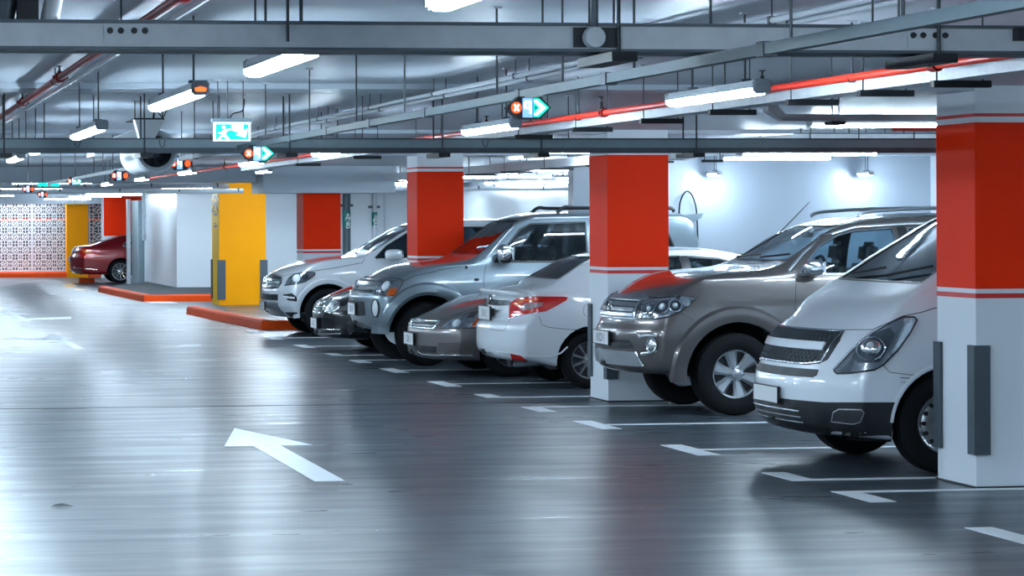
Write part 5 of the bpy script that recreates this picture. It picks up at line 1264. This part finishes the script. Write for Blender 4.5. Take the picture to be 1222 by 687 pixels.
c.ball('lamp_bowl', V([(215, 165)])[0], .07, 'lens_white', h, depth=.35, offs=.004)
c.patch('headlight_lens', V([(163, 216), (188, 133), (216, 122), (299, 126), (317, 137), (297, 181), (263, 217)]), 'lens_clear', .022, .004)
g = c.cpatch('grille', V([(80, 200), (120, 120), (170, 125), (140, 214)]), 'plastic_black', .004, .02)
H0 = [c.hit(*q)[0] for q in V([(170, 125), (140, 214)])]; y1, z1, y0, z0 = abs(H0[0].y), H0[0].z, abs(H0[1].y), H0[1].z
for u in (.35, .62): z = lerp(z1, z0, u); c.fpatch('grille_bar', [(-y0, z-.02), (y0, z-.02), (y0, z+.02), (-y0, z+.02)], 'satin', .018, .02, g)
c.ribbon('grille_surround', [(-y1, z1), (y1, z1), (y0, z0), (-y0, z0)], 'paint_silver_blue', .05, .02, c.fhit, False, True)
c.emblem(0., (z1+z0)/2, .07, .07, 'diamonds', offs=.03)
c.ball('fog_lamp', V([(150, 305)])[0], .065, 'lens_white', None, depth=.35, offs=.006, ry=.10); c.ring_at('fog_ring', V([(150, 305)])[0], .07, .105, .008, 'plastic_dark', None, offs=.010)
c.patch('fog_slot', V([(138, 348), (165, 348), (165, 362), (140, 362)]), 'plastic_black', .004, .01)
c.cpatch('intake', V([(40, 262), (76, 262), (86, 350), (50, 352)]), 'plastic_black', .004, .02)
c.plate(aty(431, 368, 32.6).z, .46, .14, '28 4', size=.11)
c.cpatch('lower_intake', V([(55, 395), (110, 425), (135, 455), (95, 430)]), 'plastic_black', .004, .02)
for (xw, zw, r) in c.wheels: c.flare(xw, zw, .475, .16, .055, a0=-4, a1=180)
c.ribbon('bonnet_seam', V([(70, 200), (120, 112), (215, 112), (305, 118), (330, 130), (400, 100), (600, 55), (780, 20)]), 'plastic_black', .006, .004)
c.ribbon('bumper_seam', V([(75, 222), (160, 226), (265, 226), (360, 236)]), 'plastic_black', .006, .004)
c.ribbon('door_seam', Zm(540, 235, 6.244, [(252, 495), (238, 560), (232, 680), (236, 760)]), 'plastic_black', .007, .003)
c.ball('side_repeater', Zm(540, 235, 6.244, [(180, 615)])[0], .035, 'plastic_black', None, depth=.4, ry=.02); c.ball('washer_jet', Zm(540, 235, 6.244, [(103, 523)])[0], .02, 'plastic_black', None, depth=.8, mirror=False)
c.windscreen([(-.74, 1.36), (.74, 1.36), (.62, 1.77), (-.62, 1.77)], 'glass')
c.side_window_xz([(1.60, 1.26), (1.72, 1.40), (1.95, 1.66), (2.09, 1.725), (2.78, 1.745), (2.77, 1.26)], glass='glass_dark'); c.side_window_xz([(2.90, 1.27), (2.90, 1.745), (3.78, 1.73), (3.95, 1.29)], glass='glass_dark')
c.ribbon('roof_drip', [(1.50, 1.30), (1.70, 1.52), (1.92, 1.74), (2.1, 1.80), (3.8, 1.81)], 'satin', .02, .012, c.shit)
c.mirror_pod((603, 303), (.10, .07, .12), 'chrome')
for sd in (-1, 1): MB().tube(smooth_path([Vector((2.45, sd*.62, 1.86)), Vector((2.55, sd*.62, 1.93)), Vector((2.75, sd*.62, 1.92)), Vector((3.8, sd*.62, 1.925)), Vector((3.95, sd*.62, 1.87))]), .022, 8).build('roof_rail', 'plastic_black', c.root, world=False)
MB().prism([(3.98, 1.82), (4.33, 1.85), (4.30, 1.79), (4.20, 1.74), (4.10, 1.78)], 'y', -.62, .62).build('roof_spoiler', 'paint_silver_blue', c.root, world=False)
MB().box((1.4, -.68, .95), (1.75, .68, 1.28)).build('dashboard', 'plastic_dark', c.root, world=False); c.seats(2.0, 2.9, .72)
c.finish((1.55, 4.0)); c.wheels_all(wt=.265, rim=.222, style='spoke6', steer=.38)

# ---- black sedan
c = Car('black saloon with chrome nose tucked behind the silver-blue SUV', 'car', (6.4, 35.85), .88, 4.55,
        [(0, .70), (.12, .76), (.5, .87), (.95, .95), (1.25, 1.0), (1.4, 1.05), (2.1, 1.37), (2.6, 1.44), (3.2, 1.42), (4.0, 1.12), (4.4, 1.0), (4.55, .8)],
        [(0, .19), (.6, .17), (4.55, .22)], [(0, .93), (4.5, .98)],
        [(.15, .10), (.25, .02), (.36, 0), (.48, .0), (.6, .04), (.72, .12), (.8, .16)], .36, .60, 'paint_black', [(.95, .32, .32), (3.6, .32, .32)], .375, .85)
V = lambda pts: Zm(380, 330, 6.87, pts)
HL = [(40, 250), (60, 195), (110, 185), (175, 215), (160, 260), (100, 300), (60, 290)]
h = c.patch('headlight', V(HL), 'reflector', .004, .02); c.ribbon('headlight_rim', V(HL), 'chrome', .014, .008, closed=True)
c.ball('lamp_bowl', V([(110, 240)])[0], .06, 'lens_white', h, depth=.5, offs=.006)
c.patch('fender_glint', V([(180, 270), (240, 225), (295, 210), (300, 240), (220, 285)]), 'plastic_dark', .006, .01)
g = c.cpatch('grille', V([(0, 330), (20, 260), (50, 240), (60, 300), (40, 340)]), 'plastic_black', .004, .02); c.ribbon('grille_surround', [(-.32, .66), (.32, .66), (.28, .52), (-.28, .52)], 'chrome', .03, .014, c.fhit, False, True)
for z in (.56, .60): c.fpatch('grille_bar', [(-.28, z-.008), (.28, z-.008), (.28, z+.008), (-.28, z+.008)], 'chrome', .016, .015, g)
c.plate(aty(386, 385, 35.85).z, .46, .13, '6 2', size=.11)
c.ribbon('lip_trim', [(-.7, .255), (-.4, .24), (.4, .24), (.7, .255)], 'chrome', .022, .012, c.fhit, False); c.ribbon('lip_trim', [(-.7, .31), (-.4, .30), (.4, .30), (.7, .31)], 'chrome', .016, .012, c.fhit, False)
c.windscreen([(-.66, 1.09), (.66, 1.09), (.52, 1.355), (-.52, 1.355)], 'glass_dark')
c.side_window_xz([(1.65, 1.03), (2.1, 1.26), (2.4, 1.33), (2.75, 1.345), (2.77, 1.03)], glass='glass_dark'); c.side_window_xz([(2.87, 1.03), (2.86, 1.34), (3.3, 1.30), (3.7, 1.10), (3.7, 1.04)], glass='glass_dark')
c.finish((1.75, 3.6)); c.wheels_all(wt=.2, rim=.21, style='spoke7')

# ---- white SUV
c = Car('pearl white SUV with sweeping headlamps beside the yellow column', 'suv', (6.5, 41.0), .95, 4.8,
        [(0, .94), (.1, 1.0), (.45, 1.11), (.95, 1.20), (1.38, 1.24), (1.48, 1.27), (2.3, 1.71), (2.7, 1.785), (3.4, 1.80), (4.3, 1.72), (4.7, 1.3), (4.8, 1.0)],
        [(0, .30), (.5, .28), (4.8, .32)], [(0, 1.16), (4.8, 1.22)],
        [(.22, .22), (.35, .08), (.48, .0), (.66, .0), (.8, .04), (.93, .09), (1.0, .14)], .34, .68, 'paint_pearl', [(.86, .37, .37), (3.76, .37, .37)], .44, .85)
V = lambda pts: Zm(310, 260, 4.907, pts)
HL = [(147, 395), (170, 350), (200, 330), (260, 315), (325, 320), (320, 335), (270, 370), (220, 385)]
h = c.patch('headlight', V(HL), 'reflector', .004, .02); c.ribbon('headlight_rim', V(HL), 'plastic_black', .016, .008, closed=True)
c.ball('lamp_bowl', V([(215, 355)])[0], .07, 'lens_white', h, depth=.4, offs=.004); c.ball('lamp_bowl', V([(265, 342)])[0], .05, 'galv_dark', h, depth=.3, offs=.004)
c.patch('headlight_lens', V([(152, 391), (173, 353), (202, 333), (260, 318), (320, 322), (316, 334), (268, 367), (220, 382)]), 'lens_clear', .024, .004)
g = c.cpatch('grille', V([(55, 412), (78, 335), (90, 330), (135, 345), (130, 380), (110, 410), (62, 420)]), 'plastic_black', .004, .02)
H0 = [c.hit(*q)[0] for q in V([(135, 345), (110, 412)])]; y1, z1, y0, z0 = abs(H0[0].y), H0[0].z, abs(H0[1].y), H0[1].z
for u in (.2, .5, .8): z = lerp(z1, z0, u); y = lerp(y1, y0, u); c.fpatch('grille_bar', [(-y, z-.022), (y, z-.022), (y, z+.022), (-y, z+.022)], 'chrome', .016, .02, g)
c.emblem(0., (z1+z0)/2, .085, .085, 'star', offs=.03)
c.cpatch('intake', V([(60, 450), (106, 447), (106, 482), (62, 480)]), 'plastic_black', .004, .02)
c.patch('fog_recess', V([(135, 447), (190, 441), (214, 460), (222, 490), (165, 482)]), 'plastic_black', .004, .01); c.ribbon('fog_bar', V([(140, 462), (205, 468)]), 'lens_white', .04, .014)
c.cpatch('skid_panel', V([(70, 492), (110, 495), (150, 560), (205, 590), (110, 560)]), 'satin', .010, .02)
c.patch('side_cladding', V([(150, 552), (270, 552), (268, 590), (250, 620), (205, 595)]), 'plastic_black', .008, .02)
c.ribbon('bonnet_seam', V([(78, 325), (140, 338), (200, 326), (330, 308), (440, 292), (600, 262), (628, 215)]), 'plastic_black', .008, .004)
for (xw, zw, r) in c.wheels: c.flare(xw, zw, .44, .09, .018, a0=-10, a1=190)
c.ribbon('door_seam', Zm(400, 225, 8.08, [(400, 690), (420, 640), (470, 570)]), 'plastic_black', .008, .004)
c.windscreen([(-.76, 1.31), (.76, 1.31), (.60, 1.69), (-.60, 1.69)], 'glass')
c.side_window_xz([(1.60, 1.20), (1.80, 1.38), (2.15, 1.58), (2.4, 1.655), (2.65, 1.67), (2.67, 1.21)], glass='glass_dark'); c.side_window_xz([(2.77, 1.21), (2.76, 1.67), (3.5, 1.66), (3.75, 1.45), (3.75, 1.24)], glass='glass_dark')
c.mirror_pod((470, 304), (.14, .08, .085), 'paint_pearl')
c.plate(aty(320, 364, 41.0).z, .46, .12, '5', size=.1)
MB().box((1.6, -.7, .95), (1.95, .7, 1.22)).build('dashboard', 'plastic_dark', c.root, world=False); c.seats(2.2, 3.05, .62)
c.finish((1.7, 4.3)); c.wheels_all(wt=.25, rim=.245, style='spoke5')

# ---- maroon sedan, tail to the aisle
c = Car('maroon saloon parked tail out by the white core wall', 'car', (6.5, 76.65), .93, 4.9,
        [(0, .98), (.1, 1.06), (.5, 1.11), (.75, 1.17), (1.6, 1.40), (2.2, 1.46), (2.9, 1.42), (3.6, 1.05), (4.7, .8), (4.9, .65)],
        [(0, .28), (.4, .25), (4.9, .22)], [(0, .98), (4.9, .93)],
        [(.2, .16), (.33, .05), (.45, .0), (.70, .0), (.85, .05), (1.0, .08)], .32, .60, 'paint_maroon', [(1.38, .335, .335), (4.1, .335, .335)], .395, .85)
V = lambda pts: Zm(80, 240, 5.722, pts)
c.patch('tail_lamp', V([(85, 345), (100, 322), (140, 320), (225, 362), (150, 392), (98, 382)]), 'lens_red', .012, .02)
c.patch('lamp_highlight', V([(95, 335), (140, 332), (180, 352), (130, 360)]), 'lens_orange', .018, .01)
c.cpatch('boot_garnish', V([(58, 325), (80, 322), (82, 336), (60, 340)]), 'chrome', .012, .02)
c.plate(aty(92, 309, 76.65).z, .5, .13, None)
c.ribbon('bumper_trim', V([(48, 455), (130, 462), (205, 468)]), 'chrome', .03, .012)
c.patch('diffuser', V([(45, 490), (110, 495), (105, 518), (70, 515)]), 'plastic_dark', .008, .01)
MB().tube([(.22, -.62, .30), (.5, -.6, .31)], .05, 10).build('exhaust', 'chrome', c.root, world=False)
c.windscreen([(-.64, 1.19), (.64, 1.19), (.52, 1.37), (-.52, 1.37)], 'glass_dark', 'rear_screen')
c.side_window_xz([(1.45, 1.07), (1.52, 1.15), (1.75, 1.25), (2.2, 1.33), (2.4, 1.33), (2.4, 1.04)], 'chrome', 'glass_dark', .05); c.side_window_xz([(2.5, 1.04), (2.5, 1.33), (2.9, 1.28), (3.3, 1.06)], 'chrome', 'glass_dark', .05)
c.finish((1.3, 3.3)); c.wheels_all(wt=.23, rim=.25, style='spoke10', m_rim='chrome')
